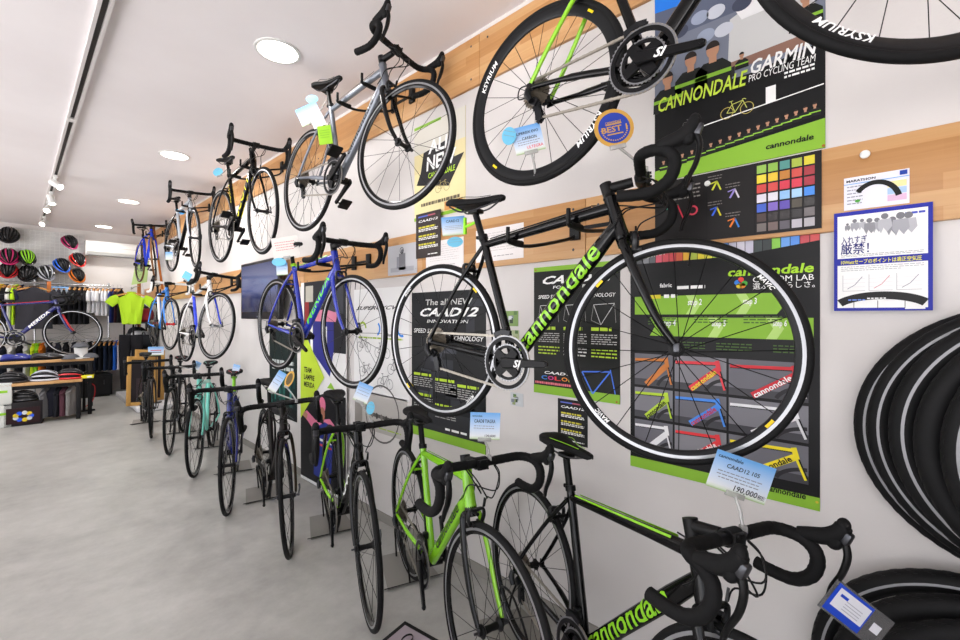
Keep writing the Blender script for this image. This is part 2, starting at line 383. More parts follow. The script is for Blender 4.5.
def stem_mesh():
    b = MB(); t = FOOT + AX * .549
    b.tube([HT1 + AX * .003, HT1 + AX * .02], [.0225, .0165], 18); b.tube([HT1 + AX * .018, t + AX * .020], .0165, 18); b.tube([t - AX * .02, t + AX * .02], .0195, 18)
    b.tube([t + (CLAMP - t) * .1, t.lerp(CLAMP, .75)], [(.0165, .0175), (.0145, .0155)], 14); b.tube([CLAMP - Vector((0, .023, 0)), CLAMP + Vector((0, .023, 0))], .0215, 20)
    b.box(CLAMP + Vector((.018, 0, -.002)), (.012, .044, .036), 0, bev=.003)
    for y in (-.015, .015):
        for z in (-.014, .012): b.tube([CLAMP + Vector((.02, y, z)), CLAMP + Vector((.029, y, z))], .0042, 8)
    return b.mesh('handlebar_stem')
BARP = [(0, 0, 0), (0, .06, 0), (0, .12, .001), (.004, .165, .002), (.025, .192, .001), (.058, .203, -.004), (.085, .206, -.022), (.092, .208, -.052), (.078, .21, -.09), (.042, .212, -.117), (-.005, .214, -.124), (-.052, .214, -.122)]
def bar_mesh():
    b = MB(); b.mats = [None, None]
    for s in (-1, 1):
        p = [CLAMP + Vector((x, y * s, z)) for x, y, z in BARP]
        b.tube([p[0], p[1]], [.0158, .0155], 14, 0, caps=False)
        sp = spline(p[1:], 6); n = len(sp)
        b.tube(sp, [.0162 + .0005 * math.sin(i * 2.3) for i in range(n)], 14, 1)
    return b.mesh('drop_handlebar')
def hood_mesh(s):
    b = MB(); c = CLAMP
    pts = spline([c + Vector((.05, .203 * s, .004)), c + Vector((.078, .206 * s, .012)), c + Vector((.108, .208 * s, .022)), c + Vector((.132, .209 * s, .042)), c + Vector((.14, .209 * s, .062))], 4); n = len(pts)
    b.tube(pts, [(.0145 + .0025 * math.sin(PI * i / n * .9), .0165 + .0035 * math.sin(PI * i / n) if i < n - 1 else .012) for i in range(n)], 14)
    b.blob(c + Vector((.139, .209 * s, .06)), (.0145, .0145, .018), 0, 14, 10)
    b.blob(c + Vector((.122, .208 * s, .02)), (.02, .0148, .024), 0, 14, 10)
    return b.mesh('brake_hood')
def lever_mesh(s):
    b = MB(); c = CLAMP; b.mats = [None, None]
    b.tube(spline([c + Vector((.14, .209 * s, .03)), c + Vector((.15, .208 * s, -.005)), c + Vector((.142, .206 * s, -.05)), c + Vector((.124, .207 * s, -.09)), c + Vector((.117, .21 * s, -.118))], 5), [(.0115 - .0004 * abs(i - 8), .0085 - .00015 * i) for i in range(21)], 10, 0)
    b.box(c + Vector((.147, .209 * s, .033)), (.018, .024, .032), 1, Euler((0, .35, 0)), bev=.006)
    return b.mesh('brake_lever')
def cable_mesh():
    b = MB()
    for s in (-1, 1):
        p = CLAMP
        b.tube(spline([p + Vector((.004, .062 * s, -.014)), p + Vector((.04, .058 * s, -.035)), p + Vector((.058, .03 * s, -.085)), HT1 + Vector((.05, -.012 * s, -.04)), HT1 + Vector((.02, -.022 * s, -.09)), HT1.lerp(DT1, .9) + Vector((-.03, -.022 * s, -.04))], 7), .0024, 6)
        b.tube(spline([p + Vector((.008, .055 * s, -.014)), p + Vector((.055, .045 * s, -.04)), p + Vector((.07, .012 * s, -.1)), (CR + Vector((.05, .035, .06)) if s > 0 else HT1 + Vector((.03, .016, -.02))), (CR + Vector((.035, .036, .02)) if s > 0 else HT1.lerp(SCL, .12) + Vector((0, .02, .0)))], 7), .0024, 6)
    return b.mesh('control_cables')
def pedal_mesh(sd):
    b = MB()
    for s, y in ((1, -.068), (-1, .068))[sd:sd + 1]:
        sy = -1 if y < 0 else 1
        b.tube([(s * .1725, y, 0), (s * .1725, y + .09 * sy, 0)], .005, 8); b.box((s * .1725, y + .055 * sy, 0), (.075, .07, .014), 0, bev=.004)
    return b.mesh('pedals')
def cage_mesh():
    b = MB(); o = DT0.lerp(DT1, .5); u = (DT1 - DT0).normalized(); n = Vector((-u.z, 0, u.x)); c = o + n * (.024 + .037)
    for a in (-.05, .05): b.tube([c + u * a + (n * math.cos(w) + Vector((0, 1, 0)) * math.sin(w)) * .037 for w in [2 * PI * i / 20 for i in range(20)]], .0028, 6, 0, closed=True)
    for w in (PI, PI * .35, -PI * .35): d = (n * math.cos(w) + Vector((0, 1, 0)) * math.sin(w)) * .037; b.tube([c + u * -.07 + d, c + u * .06 + d], .0028, 6)
    return b.mesh('bottle_cage')
def rim_letters(txt, size, r, a0, s, bold=.02):
    b = MB()
    if 1:
        if 1:
            vs, fs, w = letters(txt, .25, bold, 1.05)
            out = []
            for x, y in vs:
                rr = r + (y - .35) * size; an = math.radians(a0) - (x - w / 2) * size / r
                out.append((rr * math.cos(an), 0, rr * math.sin(an)))
            yy = -.0108
            b.add([(p[0] * (1 if s < 0 else -1), yy * (1 if s < 0 else -1), p[2]) for p in out], fs, 0, False)
    return b.mesh('rim_lettering')
def split_letters(txt, shear, bold, spacing, cuts):
    vs, fs, w = letters(txt, shear, bold, spacing)
    bm = bmesh.new(); bv = [bm.verts.new((x, y, 0)) for x, y in vs]
    for f in fs:
        try: bm.faces.new([bv[i] for i in f])
        except ValueError: pass
    for c in cuts: bmesh.ops.bisect_plane(bm, geom=bm.verts[:] + bm.edges[:] + bm.faces[:], plane_co=(0, c, 0), plane_no=(0, 1, 0))
    bm.verts.index_update(); r = ([(v.co.x, v.co.y) for v in bm.verts], [[v.index for v in f.verts] for f in bm.faces], w); bm.free(); return r
def tube_letters(b, txt, p0, p1, radii, t0, t1, height, m, shear=.2, bold=.0, side=-1, flip=False):
    """letters wrapped on the side of a straight tube, from t0 to t1 along it"""
    vs, fs, w = split_letters(txt, shear, bold, 1.0, [i * .1 - .25 for i in range(12)])
    u = (p1 - p0); L = u.length; u.normalize(); n = Vector((-u.z, 0, u.x)); sy = Vector((0, side, 0)); ra, rh = radii
    out = []
    for x, y in vs:
        t = x / w; t = t0 + (t1 - t0) * (t if not flip else 1 - t)
        ph = (y - .25) * height / ((ra + rh) / 2); ph = -ph if flip else ph
        out.append(p0 + u * (t * L) + sy * ((ra + .0009) * math.cos(ph)) + n * ((rh + .0009) * math.sin(ph)))
    b.add(out, fs, m, False)
MESH = {}
def shared(k, fn, *a):
    if k not in MESH: MESH[k] = fn(*a)
    return MESH[k]
BIKES = {}
def bicycle(key, label, pos, yaw, pitch, roll, steer, group, colors, fork=None, logo=None, logo2=None, rim='silver', stripe=None, tire=RUB, saddle_line=None,
            saddle=None, tape=TAPE, pedals=False, cage=False, crank_angle=0, rim_text=None, rim_inner=None, clampm=None, flip=False, post=None, hub=None):
    """colors: head, top tube, down tube, seat tube, seat stays, chain stays"""
    root = thing('road_bicycle', label, 'bicycle', pos, (math.radians(roll), math.radians(pitch), math.radians(yaw)), group)
    S = steer_matrix(math.radians(steer)); sh = shared
    c = [mat(h, .24, 0, .5) if isinstance(h, str) else h for h in colors]
    fr = put('frame', sh('frame', frame_mesh), root, c + [stripe or c[1], GLOSS])
    if logo:
        b = MB()
        for (txt, t0, t1, h, m, shear, bold, tube) in [logo] + ([logo2] if logo2 else []):
            P = {'down': (DT0, DT1, DT_R), 'seat': (BB, SCL, (.016, .016))}[tube]
            tube_letters(b, txt, *P, t0, t1, h, m, shear, bold, -1); tube_letters(b, txt, *P, t0, t1, h, m, -shear, bold, 1, True)
        b.build('frame_lettering', fr)
    fk = fork or (c[0], c[0], c[0])
    o = put('fork', sh('fork', fork_mesh), root, list(fk) + [DSTEEL]); o.matrix_local = S
    put('seat_post', sh('post', post_mesh), root, [post or BLK, clampm or BLK])
    sd = put('saddle', sh('saddle', saddle_mesh), root, [saddle or RUB, saddle_line or saddle or RUB]); put('saddle_rail', sh('rails', rail_mesh), sd, None)
    sd.children[0].data.materials.clear(); sd.children[0].data.materials.append(DSTEEL)
    st = put('stem', sh('stem', stem_mesh), root); st.matrix_local = S
    if not st.data.materials: st.data.materials.append(BLK)
    bar = put('handlebar', sh('bar', bar_mesh), root, [BLK, tape]); bar.matrix_local = S
    for s in (-1, 1):
        h = put('brake_hood', sh(('hood', s), hood_mesh, s), bar); l = put('brake_lever', sh(('lever', s), lever_mesh, s), bar, [BLK, DSTEEL])
        for x in (h,):
            if not x.data.materials: x.data.materials.append(RUB)
    cb = put('control_cable', sh('cables', cable_mesh), root); cb.matrix_local = S
    for nm, k, fn, cen, f in (('front_brake', 'fb', caliper_mesh, CR + Vector((.022, 0, .002)), Vector((1, 0, 0))), ('rear_brake', 'rb', caliper_mesh, SCL.lerp(RH, .26) + Vector((-.004, 0, .01)), Vector((-1, 0, .2)))):
        o = put(nm, sh(k, fn, cen, f), root)
        if k == 'fb': o.matrix_local = S
        if not o.data.materials: o.data.materials.append(mat('#17181a', .3, .4))
    # wheels: rim > tire, spokes, hub
    for nm, hubp, rear in (('front_wheel', FH, False), ('rear_wheel', RH, True)):
        w = put(nm, sh(('rim', key == 'T1'), rim_mesh, key == 'T1'), root, [rim_inner or GLOSS, {'silver': SILV, 'black': BLK, 'grey': GREYM}[rim]])
        w.matrix_local = (Matrix.Identity(4) if rear else S) @ Matrix.Translation(hubp) @ Matrix.Rotation(.35 if rear else -1.28, 4, 'Y')
        put('tire', sh('tire', tire_mesh), w, [tire])
        for nn, k, mm in (('spokes', ('spk', rear), SPOKE), ('hub', ('hub', rear), BLK)):
            o = put(nn, sh(k, spoke_mesh, 24 if rear else 20) if nn == 'spokes' else sh(k, hub_mesh, rear), w)
            if not o.data.materials: o.data.materials.append(mm)
            if nn == 'hub' and hub: o.material_slots[0].link = 'OBJECT'; o.material_slots[0].material = hub
        if rear:
            o = put('cassette', sh('cassette', cassette_mesh), w)
            if not o.data.materials: o.data.materials.append(mat('#7f776b', .35, .7))
        if rim_text:
            tx, sz, rr_, sts, bo = rim_text[0]
            for a0 in sts:
                for sd in (-1, 1):
                    o = put('rim_lettering', sh(('rtxt', tx, a0, sd), rim_letters, tx, sz, rr_, a0, sd, bo), w, None)
                    if not o.data.materials: o.data.materials.append(rim_text[1])
            if len(rim_text) > 2:
                b = MB()
                for s in (-1, 1):
                    for a in (62, 244): b.lathe([(.2965, -.0112 * -s), (.305, -.0112 * -s)], seg=4, m=rim_text[2], closed=False, a0=math.radians(a), a1=math.radians(a + 5))
                b.build('rim_sticker', w)
    ck = put('crankset', sh('crank', crank_mesh), root); ck.location = BB; ck.rotation_euler = (0, math.radians(crank_angle), 0)
    if not ck.data.materials: ck.data.materials.append(mat('#101012', .35, .2))
    for t, y, w in ((50, -.052, .014), (34, -.044, .011)):
        o = put('chainring', sh(('ring', t), chainring_mesh, t, y, w), ck, [mat('#8d8e91', .32, .8), mat('#111113', .35, .2)])
        if not o.data.materials: o.data.materials.append(mat('#3a3b3e', .3, .7))
    if key in ('M1', 'T1'):
        b = MB(); vs, fs, w = letters('SI', .35, .03); b.add([((x - w / 2) * .04 + .062, -.0712, (y - .35) * .036) for x, y in vs], fs, WHITE, False); b.build('crank_lettering', ck)
    if pedals:
        for sd in (0, 1):
            o = put('pedal', sh(('pedal', sd), pedal_mesh, sd), ck)
            if not o.data.materials: o.data.materials.append(BLK)
    for nm, k, fn, mm in (('chain', 'chain', chain_mesh, CHAINM), ('rear_derailleur', 'rd', rear_derailleur_mesh, mat('#1b1c1f', .3, .5)), ('front_derailleur', 'fd', front_derailleur_mesh, mat('#1b1c1f', .3, .5))):
        o = put(nm, sh(k, fn), root)
        if not o.data.materials: o.data.materials.append(mm)
    if not cb.data.materials: cb.data.materials.append(BLK)
    if cage:
        o = put('bottle_cage', sh('cage', cage_mesh), root)
        if not o.data.materials: o.data.materials.append(BLK)
    BIKES[key] = root; return root
BK = '#070708'
GF, GW, GC = 'bicycles standing along the wall', 'bicycles hung in the lower row', 'bicycles hung in the upper row'
LM = mat('#88c823', .25, 0, .3)
Bl = mat(BK, .15, 0, .12, spec=.22)
NAVY = '#1d2a9a'
def B(*a, **k): return bicycle(*a, **k)
CAN = 'cannondale'
B('F1', 'black road bicycle with lime lettering on its down tube, nearest on the floor at right', (1.261, .642, 0), -113.5, 0, -4.6, 4.5, GF, [Bl, Bl, Bl, Bl, Bl, Bl], fork=(Bl, Bl, Bl), logo=(CAN, .06, .80, .078, LM, .2, .015, 'down'), stripe=LM, saddle_line=LIME, crank_angle=-30)
B('F2', 'bright lime green road bicycle standing on the floor by the wall', (1.275, 1.415, 0), -111.8, 0, 0, 6.9, GF, ['#80c41c'] * 6, fork=(Bl, Bl, LM), logo=(CAN, .25, .85, .045, BLK, .2, .02, 'down'), crank_angle=70)
B('F3', 'black road bicycle with lime seat stays standing left of the lime green one', (1.259, 2.182, 0), -109.1, 0, 0, -3.8, GF, [Bl, Bl, Bl, Bl, LM, LM], logo=('CAAD', .3, .8, .05, WHITE, .2, .02, 'down'), cage=False, crank_angle=80)
BRZ = mat('#1b1715', .35, .3); BRZ2 = mat('#33291f', .35, .3)
B('F4', 'matt dark bronze road bicycle standing in front of the tall rider banner', (1.207, 3.018, 0), -103.2, 0, 0, -14.4, GF, [BRZ, BRZ, BRZ, BRZ, BRZ, BRZ], fork=(BRZ, BRZ, BRZ2), rim='black', crank_angle=75)
NV = mat('#1c2674', .25, 0, .5); RED = mat('#c3222c', .35)
B('F5', 'navy blue road bicycle with a lime seat clamp and red edged saddle', (1.197, 3.837, 0), -110.1, 0, 0, -4.7, GF, [NV, NV, NV, NV, NV, NV], fork=(NV, Bl, NV), saddle_line=RED, clampm=LIME, post=mat('#7dc41f', .3), crank_angle=60)
CEL = mat('#79d6c4', .3, 0, .4)
B('F6', 'pale turquoise road bicycle standing between a navy and a black one', (1.259, 4.816, 0), -112.8, 0, 0, -1.9, GF, [CEL] * 6, fork=(CEL, CEL, CEL), saddle_line=CEL, saddle=RUB, crank_angle=60)
B('F7', 'black road bicycle with a red edged saddle left of the turquoise one', (1.222, 5.712, 0), -108.9, 0, 0, -.5, GF, [Bl, Bl, Bl, Bl, Bl, Bl], saddle_line=RED, saddle=RUB, rim='black', crank_angle=60)
B('F8', 'farthest black bicycle of the floor row, beside the leaning wooden panels', (1.11, 6.6, 0), -96, 0, 0, -6, GF, [Bl, Bl, Bl, Bl, Bl, Bl], rim='black', crank_angle=60)
YS = mat('#e6c81a', .4)
B('M1', 'black road bicycle with lime lettering hung side on before the dark posters', (1.298, .914, .961), -87.3, -.5, .6, 17, GW, [Bl, Bl, Bl, Bl, Bl, Bl], fork=(Bl, Bl, Bl), logo=(CAN, .08, .84, .08, LM, .2, .015, 'down'), rim_inner=mat('#141517', .4), rim_text=(('MAVIC', .017, .2985, (-33, 152), .02), WHITE, YS), crank_angle=-2)
BL2 = mat('#1a2c9c', .22, 0, .5); GR2 = mat('#4fcf3a', .3)
B('M2', 'blue road bicycle with green stripes hung in front of the television', (1.333, 2.764, .988), -88.4, 1.9, .8, .8, GW, [BL2, BL2, BL2, BL2, BL2, BL2], fork=(BL2, BL2, BL2), logo=('MERIDA', .2, .85, .06, GR2, .2, .01, 'down'), stripe=GR2, clampm=LIME, crank_angle=25)
WH = mat('#ececea', .25, 0, .4); BL3 = mat('#2b44d6', .25, 0, .4)
B('M3', 'white road bicycle with blue fork legs hung in the lower row', (1.330, 5.278, .924), -89.1, -5.3, -1.8, 11.5, GW, [WH, WH, WH, BL3, WH, WH], fork=(WH, WH, BL3), post=WH, hub=SILV, crank_angle=40, tape=TAPE)
LB = mat('#3f8be2', .25, 0, .4)
B('M4', 'light blue bicycle with red hubs, farthest in the lower hung row', (1.355, 7.165, .959), -90.5, 0, -.3, 5.7, GW, [LB, LB, LB, WH, LB, LB], fork=(LB, LB, LB), hub=RED, crank_angle=40, tape=WHITE)
B('T1', 'black racing bicycle with lime seat stays and deep rims, cut off by the top edge', (1.317, .411, 1.909), -88.9, -2.4, -3.2, 31.5, GC, [Bl, Bl, Bl, Bl, LM, Bl], fork=(Bl, Bl, Bl), rim='black', rim_inner=mat('#151618', .4), rim_text=(('KSYRIUM', .03, .293, (165, 335), .02), WHITE, YS), crank_angle=12)
GRY = mat('#6d727b', .3, .4, .4)
B('T2', 'silver grey road bicycle hung in the upper row beside the yellow poster', (1.315, 2.268, 1.951), -88.4, 1.1, -1.9, 8.5, GC, [GRY] * 6, fork=(GRY, Bl, Bl), logo=(CAN, .25, .8, .045, BLK, .2, 0, 'down'), pedals=True, crank_angle=-35)
Y2 = mat('#e2dd22', .35)
B('T3', 'black road bicycle with yellow lettering, third in the upper hung row', (1.310, 4.002, 1.891), -89.6, 1.1, 1.1, -2.9, GC, [Bl] * 6, logo=('SCOTT', .2, .85, .07, Y2, .2, .02, 'down'), logo2=('SCOTT', .5, .9, .03, Y2, .2, .02, 'seat'), saddle_line=Y2, saddle=RUB, pedals=True, crank_angle=-30)
SB = mat('#c3ccd6', .3, .3, .4)
B('T4', 'silver white road bicycle with dark fork in the upper hung row', (1.39, 6.199, 1.965), -88.9, 1.1, .8, -6.6, GC, [SB, SB, Bl, SB, Bl, SB], fork=(SB, SB, SB), clampm=mat('#4aa3e0', .4), pedals=True, crank_angle=-20)
BL5 = mat('#1f3fd6', .25, 0, .4)
B('T5', 'royal blue bicycle hung farthest along the upper row', (1.46, 8.75, 1.965), -88.4, 1.9, .3, -16, GC, [BL5] * 6, fork=(BL5, BL5, BL5), pedals=True, tire=mat('#6a4a2e', .7), crank_angle=-20)
NVD = mat('#1b2166', .25, 0, .5); RW = mat('#d32630', .3)
B('D', 'navy racing bicycle with red and white lettering displayed on the wooden table', (.096, 8.748, .82), -6.3, 0, 0, -12, None, [NVD, NVD, NVD, NVD, RW, NVD], fork=(NVD, NVD, RW), logo=('MERIDA', .3, .8, .05, WHITE, .2, .02, 'down'), stripe=RW, crank_angle=30)
BIKES['D'].pop('group', None)
# ------------------------------------------------------------------ room
WALL = plaster('white_wall_paint', '#cfcac7', '#dad6d3', .8); CEIL = plaster('ceiling_paint', '#e9e3e4', '#f0ebec', .7, .7)
RAILW = wood('laminated_birch', '#a87642', '#bc8b57', '#caa06e'); OAK = wood('oak_board', '#b98a55', '#c99b66', '#d8b07c', 'X'); CONC = concrete()
X0, Y0 = -3.6, -2.4
b = MB(); b.box(((X0 + WX) / 2, (Y0 + FY) / 2, -.05), (WX - X0 + .4, FY - Y0 + .4, .1), CONC); struct('floor', b)
b = MB(); b.box(((X0 + WX) / 2, (Y0 + FY) / 2, CZ + .05), (WX - X0 + .4, FY - Y0 + .4, .1), CEIL); struct('ceiling', b)
b = MB(); b.box((WX + .1, (Y0 + FY) / 2, CZ / 2), (.2, FY - Y0 + .4, CZ), WALL); struct('wall_right', b)
b = MB(); b.box(((X0 + WX) / 2, FY + .1, CZ / 2), (WX - X0, .2, CZ), WALL); struct('wall_far', b)
# shop front behind the camera and along the left: piers, lintel and sill around unseen openings, sized for the light they let in
b = MB()
for y in (-2.3, 1.2, 4.7, 8.2): b.box((X0 - .1, y, CZ / 2), (.2, .35, CZ), WALL)
b.box((X0 - .1, 9.6, CZ / 2), (.2, 2.6, CZ), WALL)
b.box((X0 - .1, (Y0 + FY) / 2, CZ - .15), (.2, FY - Y0, .3), WALL); b.box((X0 - .1, (Y0 + FY) / 2, .15), (.2, FY - Y0, .3), WALL); struct('wall_left', b)
b = MB()
for x, w_ in ((X0 + .2, .4), (.1, 3.2)): b.box((x, Y0 - .1, CZ / 2), (w_, .2, CZ), WALL)
b.box(((X0 + WX) / 2, Y0 - .1, CZ - .15), (WX - X0, .2, .3), WALL); b.box(((X0 + WX) / 2, Y0 - .1, .1), (WX - X0, .2, .2), WALL); struct('wall_near', b)
b = MB(); b.box((WX - .006, (Y0 + FY) / 2, .03), (.012, FY - Y0, .06), mat('#8d8983', .6)); struct('baseboard_right', b)
# wood rails on the long wall, in board lengths
def rail(name, label, z0, z1, ys):
    r = thing(name, label, 'wall rail', (WX, ys[0], (z0 + z1) / 2))
    for a, c in zip(ys, ys[1:]):
        b = MB(); b.box((0, 0, 0), (.018, abs(c - a) - .003, z1 - z0), RAILW, bev=.0015); b.build('board', r, (-.0095, (a + c) / 2 - ys[0], 0))
        for y in (a + .06 if a < c else a - .06, c - .06):
            for z in (-.09, .09):
                d = MB(); d.blob((-.019, y - ys[0], z), (.003, .006, .006), DSTEEL, 8, 6); d.build('screw', r)
    return r
rail('wall_rail', 'upper light wood rail running below the ceiling along the bicycle wall', 2.645, 2.913, [-1.2, 1.55, 3.4, 5.2, 7.0, 8.8, 10.5])
rail('wall_rail', 'lower light wood rail running mid height along the bicycle wall', 1.657, 1.913, [-1.2, .92, 2.02, 3.6, 5.0, 6.8, 8.6, 10.3])
for (px, py) in ((865, 155),):
    p = on_wall(px, py, WX - .019); b = MB(); b.tube([p, p - Vector((.006, 0, 0))], .005, 10, WHITE); b.blob(p - Vector((.008, 0, 0)), (.006, .012, .012), WHITE, 14, 8); tag(b.build('push_pin'), 'white round push pin in the lower wood rail above the tire leaflet', 'pin')
p = on_wall(708, 184, WX - .019); b = MB(); b.tube([p, p - Vector((.006, 0, 0))], .005, 10, WHITE); b.blob(p - Vector((.008, 0, 0)), (.006, .010, .010), WHITE, 14, 8); tag(b.build('push_pin'), 'white round push pin just below the racing team poster', 'pin')
# wall hangers: plate on the rail, two arms under the top tube, rubber cradles
def hanger(key, label, z, xs=.60):
    root = BIKES[key]; M = Matrix.Translation(root.location) @ Euler(root.rotation_euler).to_matrix().to_4x4()
    h1 = HT1 - AX * .03; P = [M @ h1.lerp(SCL, t) for t in (.25, .72)]; y = (P[0].y + P[1].y) / 2
    r = thing('wall_hanger', label, 'bicycle hanger', (WX, y, z), group='bicycle hangers on the wood rails')
    L = lambda v: Vector(v) - Vector((WX, y, z))
    ys = [L(p).y * .75 for p in P]; b = MB()
    for yy in ys: b.box((-.026, yy, 0), (.016, .05, .10), BLK, bev=.003)
    b.box((-.022, sum(ys) / 2, 0), (.006, abs(ys[0] - ys[1]), .016), BLK); b.build('wall_plate', r)
    for p in P:
        q_ = L(p); b = MB(); zz = q_.z - .03
        b.tube(spline([(-.03, q_.y * .75, zz * .3), (-.08, q_.y * .9, zz * .5), (q_.x + .09, q_.y, zz), (q_.x - .035, q_.y, zz), (q_.x - .045, q_.y, zz + .02), (q_.x - .045, q_.y, zz + .055)], 5), .0075, 10, BLK); a = b.build('arm', r)
        b = MB(); b.tube([(q_.x + .04, q_.y, zz + .003), (q_.x - .035, q_.y, zz + .003)], .0115, 10, RUB); b.build('rubber_sleeve', a)
for k, l in (('M1', 'hanger under the black bicycle with lime lettering in the lower row'), ('M2', 'hanger under the blue and green bicycle'), ('M3', 'hanger under the white bicycle with blue fork'), ('M4', 'hanger under the light blue bicycle with red hubs')): hanger(k, 'black metal ' + l, 1.785)
for k, l in (('T1', 'hanger under the bicycle cut off by the top edge'), ('T2', 'hanger under the silver grey bicycle'), ('T3', 'hanger under the black bicycle with yellow lettering'), ('T4', 'hanger under the silver white bicycle'), ('T5', 'hanger under the royal blue bicycle')): hanger(k, 'black metal ' + l, 2.78)
# floor stands under the rear wheels
ST = mat('#86847f', .5)
for k, l in (('F1', 'nearest black bicycle with lime lettering'), ('F2', 'lime green bicycle'), ('F3', 'black bicycle with lime stays'), ('F4', 'dark bronze bicycle'), ('F5', 'navy blue bicycle'), ('F6', 'turquoise bicycle'), ('F7', 'black bicycle with red edged saddle'), ('F8', 'farthest black floor bicycle')):
    root = BIKES[k]; r = thing('bicycle_stand', 'low grey floor stand under the rear wheel of the ' + l, 'bicycle stand', root.location, (0, 0, root.rotation_euler.z), 'floor stands under the bicycles')
    b = MB(); b.slab([(-.70, -.11, .0015), (-.38, -.14, .0015), (-.38, .14, .0015), (-.70, .11, .0015)], (0, 0, .003), ST); bp = b.build('base_plate', r)
    b = MB(); b.slab([(-.385, -.14, .0045), (-.385, .14, .0045), (-.372, .16, .012), (-.372, -.16, .012)], (0, 0, .004), BLK); b.build('lip', bp)
    for s in (-1, 1):
        b = MB(); b.tube(spline([(-.66, .022 * s, .005), (-.65, .03 * s, .1), (-.60, .045 * s, .2), (-.5, .048 * s, .225), (-.42, .045 * s, .17), (-.39, .03 * s, .08), (-.385, .022 * s, .005)], 5), .005, 8, BLK); b.build('wheel_loop', r)
# ------------------------------------------------------------------ printed sheets on the wall
def P_(h): return mat(h, .42)
DK, LG, PW = P_('#0f0f10'), P_('#86b636'), P_('#eeeeec')
class Sheet:
    """a printed sheet flat on the long wall; marks are given at the spots they have on it"""
    def __init__(s, name, label, cat, x0, yt, yb, x1, base, X=WX - .0005, th=.002, group=None):
        s.X = X; a, c = on_wall(x0, yt, X - th), on_wall(x0, yb, X - th); d = on_wall(x1, yt, X - th)
        s.y0, s.z1, s.z0, s.y1 = a.y, a.z, c.z, d.y; s.f = X - th; s.ch = {}
        b = MB(); b.box((0, 0, 0), (th, abs(s.y0 - s.y1), s.z1 - s.z0), base)
        s.o = Vector((X - th / 2, (s.y0 + s.y1) / 2, (s.z0 + s.z1) / 2)); s.root = tag(b.build(name, loc=s.o), label, cat, group)
    def b(s, ch):
        if ch in ('lettering', 'riders', 'rider_row', 'small_print', 'bicycle_drawing', 'frame_drawing'):
            s.n = getattr(s, 'n', 0)
            ch = ch + '#%d' % s.n
        if ch not in s.ch: s.ch[ch] = MB()
        return s.ch[ch]
    def pt(s, px, py): p = on_wall(px, py, s.f); return (max(min(p.y, s.y0), s.y1), max(min(p.z, s.z1), s.z0))
    def poly(s, ch, pts, m, L=1): 
        x = s.f - .0006 * L; s.b(ch).add([Vector((x, y, z)) - s.o for y, z in pts], [tuple(range(len(pts)))], m, False)
    def P(s, ch, pix, m, L=1): s.poly(ch, [s.pt(*p) for p in pix], m, L)
    def R(s, ch, x0, yt, yb, x1, m, L=1):
        a, c = s.pt(x0, yt), s.pt(x0, yb); y1 = s.pt(x1, yt)[0]; s.poly(ch, [a, c, (y1, c[1]), (y1, a[1])], m, L)
    def U(s, ch, u0, v0, u1, v1, m, L=1):
        W, H = s.y0 - s.y1, s.z1 - s.z0; s.poly(ch, [(s.y0 - u * W, s.z1 - v * H) for u, v in ((u0, v0), (u0, v1), (u1, v1), (u1, v0))], m, L)
    def uv(s, u, v): return (s.y0 - u * (s.y0 - s.y1), s.z1 - v * (s.z1 - s.z0))
    def line(s, ch, pts, w, m, L=2, closed=False):
        n = len(pts)
        for i in range(n if closed else n - 1):
            a, c = Vector(pts[i]), Vector(pts[(i + 1) % n]); d = (c - a)
            if d.length < 1e-6: continue
            d.normalize(); e = Vector((-d.y, d.x)) * w / 2; s.poly(ch, [tuple(a + e), tuple(c + e), tuple(c - e), tuple(a - e)], m, L)
    def strip(s, ch, pts, w, m, L=2):
        P = [Vector(p) for p in pts]; n = len(P); e = []
        for i in range(n):
            d = (P[min(i + 1, n - 1)] - P[max(i - 1, 0)]).normalized(); e.append(Vector((-d.y, d.x)) * w / 2)
        for i in range(n - 1): s.poly(ch, [tuple(P[i] + e[i]), tuple(P[i + 1] + e[i + 1]), tuple(P[i + 1] - e[i + 1]), tuple(P[i] - e[i])], m, L)
    def disc(s, ch, c, ry, rz, m, L=2, n=20, a0=0, a1=2 * PI):
        s.poly(ch, [(c[0] + ry * math.cos(a0 + (a1 - a0) * i / n), c[1] + rz * math.sin(a0 + (a1 - a0) * i / n)) for i in range(n)], m, L)
    def T(s, ch, txt, p0, x1, hpx, m, shear=0., bold=0., L=2):
        a = on_wall(*p0, s.f); c = on_wall(x1, p0[1], s.f); h = on_wall(p0[0], p0[1] - hpx, s.f).z - a.z
        s.n = getattr(s, 'n', 0) + 1; vs, fs, w = letters(txt, shear, bold); k = (a.y - c.y) / w; x = s.f - .0006 * L
        s.b(ch).add([Vector((x, a.y - vx * k, a.z + vy * h / .72)) - s.o for vx, vy in vs], fs, m, False)
    def Tu(s, ch, txt, u0, v, u1, h, m, shear=0., bold=0., L=2):
        s.n = getattr(s, 'n', 0) + 1; W, H = s.y0 - s.y1, s.z1 - s.z0; vs, fs, w = letters(txt, shear, bold); k = (u1 - u0) * W / w; x = s.f - .0006 * L
        s.b(ch).add([Vector((x, s.y0 - u0 * W - vx * k, s.z1 - v * H + vy * h * H / .72)) - s.o for vx, vy in vs], fs, m, False)
    def dashes(s, ch, u0, v0, u1, v1, rows, m, fill=.45, seed=1, L=2, word=.06):
        r = random.Random(seed); dv = (v1 - v0) / rows; s.n = getattr(s, 'n', 0) + 1
        for i in range(rows):
            u = u0; e = u1 - (r.random() * .3 * (u1 - u0) if i % 3 == 2 else 0)
            while u < e:
                w = word * (.4 + r.random()); s.U(ch, u, v0 + i * dv, min(u + w, u1), v0 + i * dv + dv * fill, m, L); u += w + word * .22
